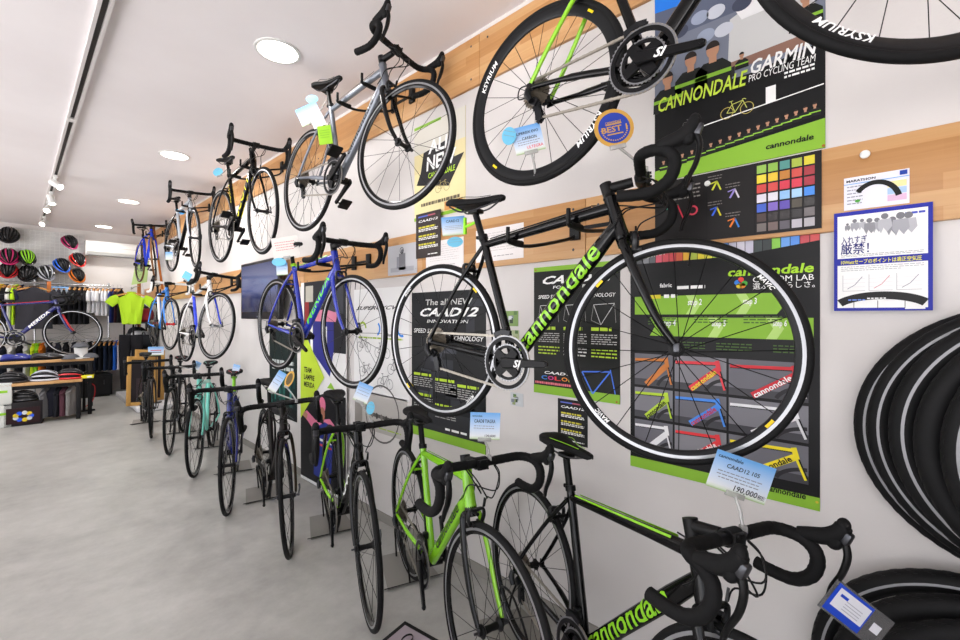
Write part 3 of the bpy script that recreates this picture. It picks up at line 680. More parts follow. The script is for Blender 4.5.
    def bust(s, ch, c, h, skin, shirt, trim, L=2, hair='#2a2320', wide=1.):
        s.n = getattr(s, 'n', 0) + 1
        y, z = c; W = h * .34 * wide
        s.poly(ch, [(y + W, z - h * .5), (y + W * .95, z - h * .12), (y + W * .5, z + .03 * h), (y - W * .5, z + .03 * h), (y - W * .95, z - h * .12), (y - W, z - h * .5)], P_(shirt), L)
        s.poly(ch, [(y + W * .96, z - h * .2), (y + W * .96, z - h * .28), (y - W * .96, z - h * .28), (y - W * .96, z - h * .2)], P_(trim), L + 1)
        s.poly(ch, [(y + W * .2, z + .0 * h), (y + W * .2, z + .12 * h), (y - W * .2, z + .12 * h), (y - W * .2, z + .0 * h)], P_(skin), L + 1)
        s.disc(ch, (y, z + h * .25), h * .115, h * .155, P_(skin), L + 2); s.disc(ch, (y, z + h * .29), h * .125, h * .14, P_(hair), L + 3, 16, 0, PI * 1.06)
    def ring(s, ch, c, r, w, m, L=2, n=24, ky=1.0, A0=0, A1=2 * PI):
        for i in range(n):
            a0, a1 = A0 + (A1 - A0) * i / n, A0 + (A1 - A0) * (i + 1) / n
            s.poly(ch, [(c[0] + rr * ky * math.cos(a), c[1] + rr * math.sin(a)) for rr, a in ((r, a0), (r, a1), (r - w, a1), (r - w, a0))], m, L)
    def bike(s, ch, c, k, m, mw=None, L=3, flip=1):
        y, z = c; F = lambda a, b: (y - flip * a * k, z + b * k)
        for x in (-.49, .49): s.ring(ch, F(x, 0), .33 * k, .035 * k, mw or m, L)
        for a, e in (((-.49, 0), (-.23, .41)), ((-.23, .41), (.3, .48)), ((.3, .48), (-.09, -.07)), ((-.09, -.07), (-.23, .41)), ((-.49, 0), (-.09, -.07)), ((.27, .55), (.49, 0)), ((-.23, .41), (-.28, .6)), ((.27, .55), (.36, .56)), ((.36, .56), (.45, .5)), ((-.38, .6), (-.18, .6))):
            s.line(ch, [F(*a), F(*e)], .035 * k, m, L)
    def done(s):
        for k, b in s.ch.items(): b.build({'riders': 'rider', 'rider_row': 'rider'}.get(k.split('#')[0], k.split('#')[0]), s.root)
SKIN = '#b98a6e'
# racing team poster
s = Sheet('team_poster', 'large racing team poster with riders and a lime foot, above the swatch board', 'poster', 655, -40, 183, 825.4, DK)
s.R('photo', 655, -40, 103, 825.4, P_('#5c6377'), 1); s.P('photo', [(655, 45), (655, 103), (825, 50), (825, -20), (740, 10)], P_('#777d8c'), 2)
s.P('photo', [(655, 0), (655, 14), (690, 2), (690, -12)], P_('#2a7be0'), 3); s.P('photo', [(728, 64), (730, 20), (765, -6), (812, -10), (822, 28), (790, 40)], P_('#c9c9c8'), 3); s.P('photo', [(736, 12), (760, -8), (800, -14), (770, 8), (742, 20)], P_('#e9e9e9'), 4)
s.P('photo', [(728, 64), (800, 36), (822, 30), (822, 40), (728, 72)], P_('#8d6a5c'), 4)
for k, (px, py) in enumerate([(700, 18), (716, 12), (680, 32), (668, 44), (706, 36), (724, 30), (742, 4)]): s.disc('photo', s.pt(px, py), .03, .024, P_(('#9aa3b8', '#c6cad4', '#454a5c', '#31384a')[k % 4]), 5)
s.P('band', [(655, 116), (655, 168), (825, 116), (825, 40)], P_('#0f0f10'), 3)
s.P('foot', [(655, 172), (655, 183), (825.4, 150), (825.4, 118)], LG, 4)
for px, py, h in ((668, 90, .16), (691, 72, .17), (713, 63, .18), (742, 60, .06), (806, 8, .13)): s.bust('riders', s.pt(px, py), h, SKIN, '#1f211f', '#86b93a', 6)
s.P('band', [(655, 116), (655, 100), (700, 84), (735, 66), (735, 76)], P_('#2a2b2a'), 5)
s.T('lettering', 'CANNONDALE', (659, 113), 748, 13.5, P_('#c6e04a'), .25, .015, 11); s.T('lettering', 'GARMIN', (751, 75), 818, 13.5, PW, .25, .02, 11); s.T('lettering', 'PRO CYCLING TEAM', (749, 83), 816, 7, PW, .15, 0, 11)
s.bike('small_bicycle', s.pt(737, 111), .062, P_('#c9d06a'), P_('#b9a95a'), 8, 1); s.line('small_bicycle', [s.pt(690, 131), s.pt(824, 84)], .0035, PW, 6)
s.R('small_bicycle', 766, 88, 104, 776, PW, 7); s.dashes('small_bicycle', .8, .69, .95, .72, 2, PW, .5, 3, 7, .03); s.bike('small_bicycle', s.pt(690, 124), .03, P_('#8d8f8a'), None, 7)
n = 17
for i in range(n):
    px = 664 + (815 - 664) * i / (n - 1) * 1.0; s.bust('rider_row', s.pt(px, 165 + (109 - 165) * (px - 664) / 151), .045, SKIN, '#1f211f', '#8fc340', 7)
s.T('lettering', 'cannondale', (766, 150), 814, 5.5, DK, .1, .02, 9)
for px, py in ((657, 181), (823.5, 146)): s.disc('fixing', s.pt(px, py), .004, .004, P_('#a5602a'), 9)
s.done()
# swatch board
s = Sheet('swatch_board', 'dark colour swatch board with little frame drawings on the lower wood rail', 'board', 655, 184, 246, 821.6, P_('#171414'), X=WX - .0195, th=.004)
for u in (.36, .65): s.U('fold', u, .01, u + .004, .99, P_('#0e0d0d'), 1)
cols = [['#8db84a', '#86b440', '#4d8f86', '#a3b53a', '#d6c92a'], ['#e2cf2a', '#e0bd2c', '#b9792c', '#c4473c', '#9c2b33'], ['#c8403a', '#cc4540', '#c92f45', '#d0354a', '#a02838'], ['#d8d4de', '#d9d6dd', '#8fbbe6', '#9fc6ea', '#3f86dc'], ['#3f5fc0', '#7a63b8', '#5b4aa5', '#4a4438', '#2e2c2a'], ['#4a3b38', '#2b2525', '#2e2929', '#262323', '#6c6666'], ['#6e6662', '#6a5a55', '#57525a', '#b0acb4', '#a9a5a9']]
for r in range(7):
    for c in range(5):
        u = .665 + c * .0625; v = .045 + r * .134; s.U('swatch', u, v, u + .052, v + .112, mat(cols[r][c], .25), 2)
for k, (u, v, c1, c2) in enumerate([(.42, .2, '#c9d03a', '#c9d03a'), (.53, .36, '#9a8ad0', '#d8d4de'), (.42, .58, '#3a62d0', '#d6c92a'), (.53, .78, '#e07a30', '#3f86dc'), (.15, .5, '#4aa58a', '#d0354a')]):
    m1, m2 = P_(c1), P_(c2); W = .045 if k < 4 else .09
    F = lambda a, e: s.uv(u + a * W, v + e * W * 3)
    s.line('frame_drawing', [F(-.5, .5), F(.2, -.4)], .006, m1); s.line('frame_drawing', [F(-.8, -.2), F(.2, -.4)], .004, m1); s.line('frame_drawing', [F(.15, -.4), F(.7, .6)], .005, m2)
    if k < 4: s.dashes('small_print', u - .05, v - .14, u + .04, v - .06, 2, P_('#77736f'), .3, k, 2, .02)
s.dashes('small_print', .12, .12, .32, .36, 4, P_('#8d8984'), .35, 5, 2, .03); s.ring('small_print', s.uv(.27, .52), .018, .006, P_('#d0485a'), 3); s.U('small_print', .05, .2, .07, .26, P_('#d6c92a'), 3)
s.done()
# custom paint poster
s = Sheet('custom_paint_poster', 'big black poster of painted frames behind the large hung front wheel', 'poster', 630.5, 252, 465.5, 820, P_('#121113'))
cy = ['#1e1d1f', '#2a2a2d', '#77787c', '#4a4d52', '#d0435a', '#c93a44', '#c43038', '#c9542e', '#d9a32a', '#a9b840', '#d9c82c', '#d8d23a', '#a9c83a', '#4a84c9', '#b8b4c4', '#cfcbd6', '#c3c0d0', '#2f3a38', '#222b2b', '#7fc03a', '#5f9be0', '#4a8ce0', '#b8363e', '#c23c3c']
for i, c in enumerate(cy): s.U('paint_can', (i + .04) / 24, .004, (i + .96) / 24, .06, mat(c, .3), 1)
s.P('band', [(630.5, 276), (630.5, 284), (820, 256), (820, 240)], DK, 2)
s.T('lettering', 'cannondale', (728, 276.5), 814, 8.5, P_('#a5d42e'), .15, .025, 3); s.T('lettering', 'CUSTOM LAB', (753, 282.5), 814, 5.6, PW, 0, 0, 3); s.T('lettering', '選ぶ自分らしさ。', (753, 289), 815, 5, PW, 0, 0, 3)
for a, c in ((90, '#d8403a'), (10, '#3f86dc'), (-60, '#e0c52c'), (190, '#4aa03a'), (240, '#e08a2c')):
    o = s.pt(741, 283); s.disc('flower_mark', (o[0] + .011 * math.cos(math.radians(a)), o[1] + .011 * math.sin(math.radians(a))), .009, .009, P_(c), 4)
s.T('lettering', 'fabric', (660, 287.5), 672, 4, PW, 0, .02, 3); s.dashes('small_print', .3, .17, .46, .185, 1, PW, .9, 2, 3, .05); s.U('small_print', .13, .205, .2, .222, P_('#d8c62c'), 3); s.dashes('small_print', .22, .205, .3, .222, 1, PW, .9, 4, 3, .05)
def arrow(y0, y1, xa, xb, tip, lab):
    s.P('step_band', [(xa, y0), (xa, y1), (xb, y1 + (xb - 690) * -.0), (xb + tip, (y0 + y1) / 2), (xb, y0)], LG, 2)
a, c = s.pt(635, 297), s.pt(635, 314.5); yb = s.pt(777, 300)[0]; yt = s.pt(786, 300)[0]
s.poly('step_band', [a, c, (yb, c[1]), (yt, (a[1] + c[1]) / 2), (yb, a[1])], LG, 2)
a2, c2 = s.pt(650, 317.5), s.pt(650, 335.5); yb = s.pt(813.6, 320)[0]; ya = s.pt(655, 320)[0]
s.poly('step_band', [a2, (ya, (a2[1] + c2[1]) / 2), c2, (yb, c2[1]), (yb, a2[1])], LG, 2)
pale = P_('#b5d877')
for x, (A, C) in ((686, (a, c)), (736, (a, c)), (708, (a2, c2)), (766, (a2, c2))):
    y = s.pt(x, 320)[0]; d = .02; s.poly('step_band', [(y, A[1]), (y - d, (A[1] + C[1]) / 2), (y, C[1]), (y - .03, C[1]), (y - d - .03, (A[1] + C[1]) / 2), (y - .03, A[1])], pale, 3)
for t, x, y in (('step 2', 688, 305), ('step 3', 743, 304), ('step 4', 662, 325.5), ('step 5', 712, 326), ('step 6', 773, 326)): s.T('lettering', t, (x, y), x + 14, 6, PW, .1, .02, 5)
for u, v in ((.12, .31), (.4, .3), (.66, .3), (.28, .41), (.52, .41), (.8, .41)): s.dashes('small_print', u, v, u + .18, v + .035, 3, P_('#44602a'), .4, int(u * 99), 5, .03)
g = P_('#7d7c82'); g2 = P_('#68676e')
cells = [[('#c77a3a', None), ('#d8404a', 'yellow'), ('#c9303a', 'white')], [('#b5d43a', 'black'), ('#4a8ae0', 'red'), ('#e4e4e6', 'white')], [('#e4e4e6', None), ('#d8383e', 'white'), ('#e8d62a', 'black')]]
us = [.03, .285, .585, .965]; vs_ = [.472, .628, .775, .925]
for r in range(3):
    for c in range(3):
        u0, u1, v0, v1 = us[c], us[c + 1] - .012, vs_[r], vs_[r + 1] - .012
        s.U('frame_photo', u0, v0, u1, v1, g if (r + c) % 2 else g2, 2); s.U('frame_photo', u0, v1 - .03, u1, v1, P_('#454449'), 3)
        col, tx = cells[r][c]; m = P_(col); du = u1 - u0; dv = v1 - v0
        F = lambda a, e: s.uv(u0 + a * du, v0 + e * dv)
        wa = [F(1.02 - .42 * math.cos(t), 1.12 - .5 * math.sin(t)) for t in [i * PI / 40 for i in range(41)]]; inb = [p_ for p_ in wa if F(.99, 0)[0] <= p_[0] <= F(.01, 0)[0] and p_[1] >= F(0, .99)[1]]
        s.strip('frame_photo', inb, .012, P_('#2c2b2e'), 4)
        s.line('frame_photo', [F(.02, .2), F(.86, .16)], .011, m, 5); s.line('frame_photo', [F(.02, .245), F(.84, .215)], .003, DK, 5); s.line('frame_photo', [F(.32, .96), F(.84, .34)], .021, m, 5)
        s.line('frame_photo', [F(.83, .08), F(.87, .38)], .015, m, 6); s.line('frame_photo', [F(.86, .36), F(.97, .9)], .007, P_('#d8d8da') if tx == 'white' else m, 5); s.line('frame_photo', [F(.89, .36), F(.99, .86)], .004, DK, 5)
        s.ring('frame_photo', F(1.0, 1.02), .06, .006, DK, 4, 24) if False else None
        if tx:
            mm = {'white': PW, 'black': DK, 'red': P_('#c23a3a'), 'yellow': P_('#e0d03a')}[tx]; A, Bp = Vector(F(.34, .96)), Vector(F(.8, .38)); d = (Bp - A); Ln = d.length; d.normalize(); e = Vector((d.y, -d.x)); e = e if e.y > 0 else -e
            vs2, fs2, w = letters('cannondale', 0, .02); s.b('frame_photo').add([Vector((s.f - .0048, *(A + d * (x / w * Ln) + e * ((yy - .33) * .026)))) - s.o for x, yy in vs2], fs2, mm, False)
s.U('foot', 0, .952, 1, 1, LG, 2); s.T('lettering', 'cannondale', (766, 490), 806, 6, DK, .15, .02, 4)
s.disc('fixing', s.pt(817, 502), .004, .004, P_('#c9b23a'), 4); s.done()
# tire leaflet and blue framed poster
s = Sheet('tire_leaflet', 'small white tire leaflet pinned to the wood rail, above the blue framed poster', 'leaflet', 844, 178.8, 211, 909.5, P_('#e3e3ee'), X=WX - .0195)
s.Tu('lettering', 'MARATHON', .04, .15, .5, .07, DK, 0, .03); s.U('lettering', 0, .2, 1, .22, P_('#5aa0e0'), 2)
c = s.uv(.5, .9); s.b('tire_picture').add([], [], DK)
pts = [(c[0] + .05 * math.cos(t), c[1] + .062 * math.sin(t)) for t in [math.radians(165 - 125 * i / 14) for i in range(15)]]; s.strip('tire_picture', pts, .013, DK, 3); s.disc('tire_picture', s.uv(.22, .75), .006, .004, P_('#4aa03a'), 4)
for k, cc in enumerate(('#e8dfa0', '#a8c4e4', '#d8b4d0')): s.U('colour_table', .68, .3 + k * .2, .96, .48 + k * .2, P_(cc), 2)
s.U('maker_mark', .86, .03, .97, .16, P_('#1f3f9a'), 3); s.dashes('small_print', .05, .28, .3, .9, 6, P_('#8d8d98'), .3, 3, 2, .06); s.done()
s = Sheet('info_poster', 'white poster with a thick blue border about overinflated tires, on the wall at right', 'poster', 834, 213.8, 311, 933, P_('#20289a'), X=WX - .0215, th=.003)
s.U('panel', .04, .04, .955, .47, P_('#eeeeec'), 1); s.U('panel', .04, .54, .955, .97, P_('#eeeeec'), 1)
s.Tu('lettering', '入れすぎ', .08, .32, .36, .062, P_('#1d2470'), 0, .01); s.Tu('lettering', '厳禁！', .075, .42, .38, .085, P_('#1d2470'), 0, .012)
s.Tu('lettering', '10Wattセーブのポイントは適正空気圧', .08, .527, .9, .035, P_('#e8e23a'), 0, .012); s.dashes('small_print', .08, .435, .92, .465, 2, P_('#88888c'), .35, 3, 2, .04); s.dashes('small_print', .08, .555, .92, .61, 3, P_('#a8a8ac'), .35, 4, 2, .04)
s.dashes('maker_mark', .74, .07, .93, .095, 1, P_('#3a4ab8'), .8, 5, 2, .05)
for k in range(9):
    u = .15 + k * .078; h = .011 + .0022 * k + .004 * (k % 2); cc = ('#8d8d92', '#a2a2a8', '#b4b4b9')[k % 3]; y, z = s.uv(u, .17 + .008 * k - .012 * (k % 3))
    s.disc('riders', (y, z + h * 1.15), h * .3, h * .32, P_('#77777c'), 3); s.poly('riders', [(y + h * .5, z + h * .8), (y - h * .5, z + h * .85), (y - h * .6, z), (y - h * .2, z - h * .6), (y + h * .1, z - h * .1), (y + h * .3, z - h * .7), (y + h * .55, z)], P_(cc), 3 + k % 2)
for k in range(3):
    u = .1 + k * .28; s.line('chart', [s.uv(u, .64), s.uv(u, .8), s.uv(u + .24, .8)], .0012, P_('#aaaaae')); s.line('chart', [s.uv(u + .05, .78), s.uv(u + .13, .74), s.uv(u + .21, .66)], .0015, P_('#c9707a' if k == 1 else '#77778a'))
    for j in range(3): s.line('chart', [s.uv(u, .68 + .04 * j), s.uv(u + .24, .68 + .04 * j)], .0007, P_('#d0d0d4'))
pts = [s.uv(.5 + .5 * math.sin(t), 1.02 - .17 * math.cos(t * .92)) for t in [(-60 + 120 * i / 24) / 57.3 for i in range(25)]]; pts = [(y, max(z, s.z0 + .012)) for y, z in pts]
s.strip('tire_picture', pts, .022, P_('#131314'), 4)
for u in (.22, .47, .74): s.line('tire_picture', [s.uv(u, .9), s.uv(u, .975)], .0014, DK, 3)
s.dashes('tire_picture', .16, .885, .34, .9, 1, P_('#6a8ae0'), .8, 3, 6, .05); s.dashes('tire_picture', .36, .872, .56, .887, 1, PW, .8, 4, 6, .05); s.U('maker_mark', .74, .955, .93, .985, PW, 3); s.done()
# black frame technology posters
s = Sheet('frame_poster', 'black poster with white frame diagrams and a blue frame, behind the big black bicycle', 'poster', 534, 268, 392, 620, P_('#131411'))
s.U('head_band', 0, 0, 1, .035, LG, 1); s.Tu('lettering', 'CAAD12', .12, .135, .92, .06, PW, .4, .03); s.Tu('lettering', 'FOR THE RACE', .25, .175, .8, .022, PW, .1, .01); s.Tu('lettering', 'SPEED SAVE', .06, .25, .34, .028, PW, .2, .01); s.Tu('lettering', 'TECHNOLOGY', .6, .25, .96, .028, PW, .2, .01)
for k in range(3):
    u = .06 + k * .32; F = lambda a, e: s.uv(u + a * .26, .29 + e * .16); s.line('diagram', [F(.1, .1), F(.95, .05), F(.4, 1), F(.1, .1)], .0025, P_('#c9c9c6')); s.line('diagram', [F(.95, .05), F(1, .9)], .002, P_('#8d8d8a')); s.line('diagram', [F(.1, .1), F(0, .8), F(.4, 1)], .002, P_('#8d8d8a'))
    s.dashes('small_print', u, .47, u + .22, .5, 1, P_('#b5d43a'), .8, k, 2, .06); s.dashes('small_print', u, .52, u + .27, .6, 5, P_('#b9b9b6'), .4, k + 5, 2, .05); s.dashes('small_print', u, .625, u + .27, .7, 3, P_('#b5d43a') if k != 1 else P_('#d8d8d4'), .4, k + 9, 2, .05)
for k, cc in enumerate(('#3f86dc', '#c23a8a', '#d8383e', '#e08a2c', '#e0d03a')): s.Tu('lettering', 'COLOR'[k], .1 + k * .085, .885, .175 + k * .085, .03, P_(cc), 0, .02)
s.Tu('lettering', 'CAAD12', .14, .84, .5, .02, PW, .2, .02); s.dashes('small_print', .02, .905, .6, .925, 1, P_('#d8707a'), .9, 3, 2, .02)
F = lambda a, e: s.uv(.58 + a * .34, .78 + e * .17); blue = P_('#4a78e0')
s.line('blue_frame', [F(.05, .1), F(.95, 0), F(.4, 1), F(.05, .1)], .006, blue, 3); s.line('blue_frame', [F(.95, -.1), F(1.1, .9)], .005, blue, 3)
s.U('foot', 0, .935, 1, 1, LG, 2)
for u, v in ((.03, .02), (.97, .985)): s.disc('fixing', s.uv(u, v), .004, .004, P_('#a5602a'), 5)
s.done()
s = Sheet('race_poster', 'dark poster with grey racing scenes, behind the rear wheel of the big black bicycle', 'poster', 411.8, 293, 433, 485.8, P_('#151618'))
for k in range(26):
    r = random.Random(k); u, v = r.random() * .8, .05 + r.random() * .72; s.U('photo', u, v, u + .1 + r.random() * .15, v + .03 + r.random() * .1, P_(r.choice(('#24252a', '#2d2f35', '#1d1e21', '#3c3e45'))), 1 + k % 3 * .3)
s.Tu('lettering', 'The all NEW', .22, .09, .85, .04, P_('#c9c9c6'), .1, .01, 5); s.Tu('lettering', 'CAAD12', .14, .165, .92, .055, PW, .4, .03, 5); s.Tu('lettering', 'INNOVATION', .24, .21, .8, .022, PW, .2, .01, 5); s.Tu('lettering', 'SPEED SAVE', .04, .28, .4, .03, PW, .2, .01, 5); s.Tu('lettering', 'TECHNOLOGY', .55, .32, .98, .03, PW, .2, .01, 5)
for k, (u, v) in enumerate(((.04, .56), (.36, .58), (.66, .6), (.04, .7), (.36, .75))): s.dashes('small_print', u, v, u + .26, v + .02, 1, P_('#b5d43a'), .9, k, 5, .08); s.dashes('small_print', u, v + .03, u + .28, v + .1, 5, P_('#a9a9a6'), .4, k + 5, 5, .06)
s.U('foot', 0, .94, 1, 1, LG, 4); s.U('band', 0, .8, 1, .94, P_('#2d2e31'), 4); s.dashes('band', .5, .9, .8, .92, 1, PW, .7, 3, 6, .1); s.done()
# golden poster
s = Sheet('gold_poster', 'pale gold poster with a dark arrow, on the white wall behind the grey bicycle', 'poster', 414.5, 129, 222, 465.5, P_('#e6d9a4'))
s.U('tint', 0, 0, 1, .45, P_('#d3cfc4'), 1); s.U('tint', .0, .3, 1, .5, P_('#dccf9e'), 1.3); s.U('head_band', 0, 0, .55, .03, LG, 2)
s.poly('arrow', [s.uv(.05, .62), s.uv(.14, .5), s.uv(.2, .3), s.uv(.82, .24), s.uv(.8, .45), s.uv(.98, .44), s.uv(.7, .72)], P_('#2b2a2c'), 2)
s.Tu('lettering', 'ALL', .3, .33, .75, .13, PW, .1, .03, 4); s.Tu('lettering', 'NEW', .26, .5, .84, .14, PW, .1, .03, 4); s.Tu('lettering', 'CANNONDALE', .3, .585, .82, .055, P_('#b5dc3a'), .1, .02, 4)
s.bike('small_bicycle', s.uv(.58, .72), .075, P_('#b9a86a'), P_('#8d805a'), 3); s.dashes('small_print', .15, .83, .9, .87, 1, P_('#6d6350'), .8, 3, 3, .05); s.U('picture', .62, .87, .95, .96, P_('#d89a5a'), 3); s.U('foot', 0, .965, 1, 1, LG, 3); s.done()
def card(name, label, cat, x0, yt, yb, x1, X, base, kind, sd):
    s = Sheet(name, label, cat, x0, yt, yb, x1, P_(base), X=X)
    if kind == 'spec':
        s.U('title', .1, .06, .5, .09, P_('#5a6ac0'), 2); s.U('title', .5, .06, .8, .09, P_('#b05a6a'), 2); s.Tu('title', 'CAAD12', .12, .2, .9, .05, PW, .2, .02)
        for k in range(3): s.dashes('small_print', .12, .3 + k * .19, .8, .34 + k * .19, 1, P_('#c9c23a'), .95, sd + k, 2, .12); s.dashes('small_print', .12, .355 + k * .19, .9, .42 + k * .19, 2, PW, .6, sd + k + 4, 2, .1)
        s.dashes('small_print', .5, .92, .9, .95, 1, PW, .7, sd, 2, .1)
    elif kind == 'paper': s.dashes('small_print', .12, .15, .88, .75, 8, P_('#b9b4b2'), .2, sd, 2, .08); s.dashes('small_print', .4, .85, .8, .89, 1, P_('#8d8888'), .5, sd, 2, .08)
    elif kind == 'photo':
        for k in range(9): r = random.Random(sd + k); u, v = r.random() * .7, r.random() * .7; s.U('picture', u, v, u + .25, v + .25, P_(r.choice(('#5d7a4a', '#8d9a6a', '#3d4a3a', '#c9ccd0', '#7d828a'))), 1 + k * .15)
    s.done(); return s
card('spec_card', 'small black card with lime and white lines, on the wall above the nearest saddle', 'card', 557.8, 398, 441, 587.5, WX - .0005, '#161617', 'spec', 2)
card('spec_card', 'small dark brown card overlapping the gold poster and the wood rail', 'card', 416, 215, 259, 440.5, WX - .022, '#3a3230', 'spec', 5)
card('paper_sheet', 'white certificate sheet on the wood rail behind the black saddle post', 'sheet', 476, 231, 263, 523.5, WX - .0195, '#e6e0de', 'paper', 3)
card('paper_sheet', 'white sheet under the blue price card on the wood rail', 'sheet', 426, 243, 271, 463.5, WX - .0195, '#dfdad9', 'paper', 4)
s = Sheet('rider_print', 'grey print of a standing rider, left of the white sheets on the wood rail', 'sheet', 388, 247, 276, 417, P_('#b9b9bd'), X=WX - .0195)
s.U('picture', .4, .3, .62, .85, P_('#77777d'), 1); s.disc('picture', s.uv(.51, .25), .014, .018, P_('#6d6d74'), 2); s.U('picture', .1, .75, .9, .9, P_('#a2a2a8'), 1); s.U('picture', .32, .4, .4, .8, P_('#8d8d94'), 1.5); s.ring('picture', s.uv(.5, .2), .02, .004, DK, 3); s.done()
card('photo_print', 'tiny photo below the crank of the big black bicycle', 'photo', 510.5, 392, 405, 523, WX - .0005, '#c3c6c9', 'photo', 6)
card('photo_print', 'tiny green photo on the white wall left of the black frame poster', 'photo', 505.5, 311, 326, 518, WX - .0005, '#7d9a5a', 'photo', 9)
card('photo_print', 'tiny green photo under the saddle post, lower than its neighbour', 'photo', 507, 330, 343, 519, WX - .0005, '#a9b48a', 'photo', 12)
# white bicycle range poster
s = Sheet('range_poster', 'white poster of thin bicycle drawings behind the front wheel of the blue bicycle', 'poster', 354, 290, 390, 409.5, P_('#e4e3e2'))
s.Tu('lettering', 'SUPERCYCV', .05, .2, .82, .035, DK, .5, .02)
for u, c in ((.1, '#9ab83a'), (.36, '#3f86dc'), (.6, '#8d8d8a'), (.8, '#3f86dc')): o = s.uv(u + .08, .38); s.ring('swoosh', o, .05, .016, P_(c), 2, 14, 1, .3 + u * 5, 2.6 + u * 5)
for k, (u, v) in enumerate(((.2, .56), (.55, .6), (.78, .74), (.25, .8), (.6, .88))): s.bike('bicycle_drawing', s.uv(u, v), .11, P_('#4a4a4e'), P_('#77777b'), 3)
s.dashes('small_print', .1, .46, .9, .49, 1, P_('#9ab83a'), .5, 2, 2, .06); s.done()
s = Sheet('parts_photo', 'grey photo of chain and wheel hubs, pinned low behind the black bicycle with lime stays', 'poster', 355, 389, 425, 407, P_('#b5b1ac'))
s.ring('picture', s.uv(.55, .5), .2, .012, P_('#5d5a58'), 2, 30); s.line('picture', [s.uv(.25, .55), s.uv(.98, .62)], .025, P_('#55524f'), 3)
for k in range(8): s.disc('picture', s.uv(.28 + k * .09, .56 + k * .009), .014, .022, P_('#77736f' if k % 2 else '#3d3a38'), 4)
s.U('picture', 0, .3, .16, .9, P_('#8d8883'), 2); s.dashes('small_print', .5, .86, .9, .92, 1, P_('#9ab83a'), .5, 2, 3, .1); s.done()
# rider banner standing on the floor
s = Sheet('rider_banner', 'tall floor banner with a lime pointed panel and a rider in a pink helmet', 'banner', 301, 283, 477, 346, P_('#e9e8e6'), X=WX - .02, th=.008)
s.U('photo', .08, .0, 1, .34, P_('#1d1f25'), 1); s.U('photo', .12, .02, .3, .1, P_('#b8b5a8'), 2); s.U('photo', .1, .1, .2, .25, P_('#8d2a2c'), 2); s.U('photo', .55, .03, .95, .16, P_('#3d4048'), 2)
s.P('upper_rider', [(309, 318), (308, 345), (330, 377), (334, 350), (334, 322), (324, 314)], P_('#2b2f86'), 3); s.P('upper_rider', [(313, 312), (313, 321), (336, 322), (338, 313), (325, 309)], P_('#e08aa4'), 4); s.U('upper_rider', .24, .2, .3, .36, PW, 5); s.U('upper_rider', .55, .22, .62, .34, PW, 5); s.disc('upper_rider', s.uv(.5, .1), .07, .06, P_('#2c2a30'), 4)
s.P('lime_panel', [(301, 340), (308, 339), (324.6, 377.6), (301, 418)], P_('#c0dc3c'), 6)
for i, t in enumerate(('TEAM', 'LAMPRE', 'MERIDA')): s.T('lettering', t, (304.5, 371.5 + 7.2 * i), 312 + (3 if i else 0), 5, DK, .05, .03, 7)
s.P('lower_photo', [(301, 418), (312, 398), (328, 392), (346, 398), (346, 505), (301, 478)], P_('#17181b'), 3)
s.disc('lower_rider', s.pt(322.5, 405), .055, .065, P_('#e07a9a'), 5); s.disc('lower_rider', s.pt(322.8, 414), .042, .055, P_('#a9705a'), 6); s.U('lower_rider', .4, .665, .55, .685, DK, 7)
s.P('lower_rider', [(303, 414), (307, 410), (316, 420), (330, 419), (338, 430), (340, 445), (316, 445), (313, 428)], P_('#e07a9a'), 4); s.P('lower_rider', [(315, 428), (314, 474), (331, 484), (334, 428), (325, 422)], P_('#25348c'), 5); s.U('lower_rider', .3, .76, .72, .772, PW, 6); s.U('lower_rider', .3, .785, .72, .795, P_('#d8404a'), 6)
s.P('lower_rider', [(302, 408), (308, 414), (307, 419), (301, 413)], P_('#b98a6e'), 5)
s.poly('triangle_mark', [s.uv(.62, .51), s.uv(.7, .48), s.uv(.78, .51)], P_('#8fc33a'), 4); s.poly('triangle_mark', [s.uv(.6, .535), s.uv(.7, .515), s.uv(.8, .535)], P_('#8fc33a'), 4); s.U('base', 0, .985, 1, 1, PW, 5); s.done()
s = Sheet('teal_poster', 'narrow dark teal poster low on the wall, left of the tall rider banner', 'poster', 269.5, 328, 412, 297, P_('#142322'))
for k in range(22): r = random.Random(k + 40); u, v = r.random() * .85, .45 + r.random() * .4; s.U('picture', u, v, u + .05 + r.random() * .08, v + .08 + r.random() * .2, P_(r.choice(('#2f6a62', '#3f8a80', '#1b4440', '#14302e'))), 1 + k * .1)
for v in (.36, .43): s.dashes('lettering', .12, v, .9, v + .045, 1, P_('#c3cac8'), .9, int(v * 90), 4, .12)
s.U('band', 0, .88, 1, 1, P_('#171a1c'), 4); s.line('band', [s.uv(.2, .9), s.uv(.9, .98)], .008, P_('#5d6a6a'), 5); s.done()
# television
z1, z0, ya, yb, X = 1.93, 1.37, 4.80, 3.86, 1.60
t = thing('television', 'wall mounted flat black television behind the blue and green bicycle', 'television', (WX, (ya + yb) / 2, (z0 + z1) / 2))
W, H = ya - yb, z1 - z0
b = MB(); b.box((X - WX, 0, 0), (.045, W, H), mat('#0c0c0d', .3), bev=.008); b.build('casing', t)
m, nt, bs = nodes_mat('screen_picture'); tc = N(nt, 'ShaderNodeTexCoord'); sp = N(nt, 'ShaderNodeSeparateXYZ'); nt.links.new(tc.outputs['Generated'], sp.inputs[0])
c_ = ramp(nt, sp.outputs['Z'], [(0, '#20264a'), (.3, '#33407a'), (.45, '#6a78b8'), (.7, '#8d96c8'), (1, '#3d4a8c')]); nt.links.new(c_, bs.inputs['Emission Color']); bs.inputs['Emission Strength'].default_value = .55; bs.inputs['Base Color'].default_value = (.01, .01, .01, 1); bs.inputs['Roughness'].default_value = .15
b = MB(); b.box((X - WX - .0235, 0, .02), (.002, W - .06, H - .1), m); b.build('screen', t)
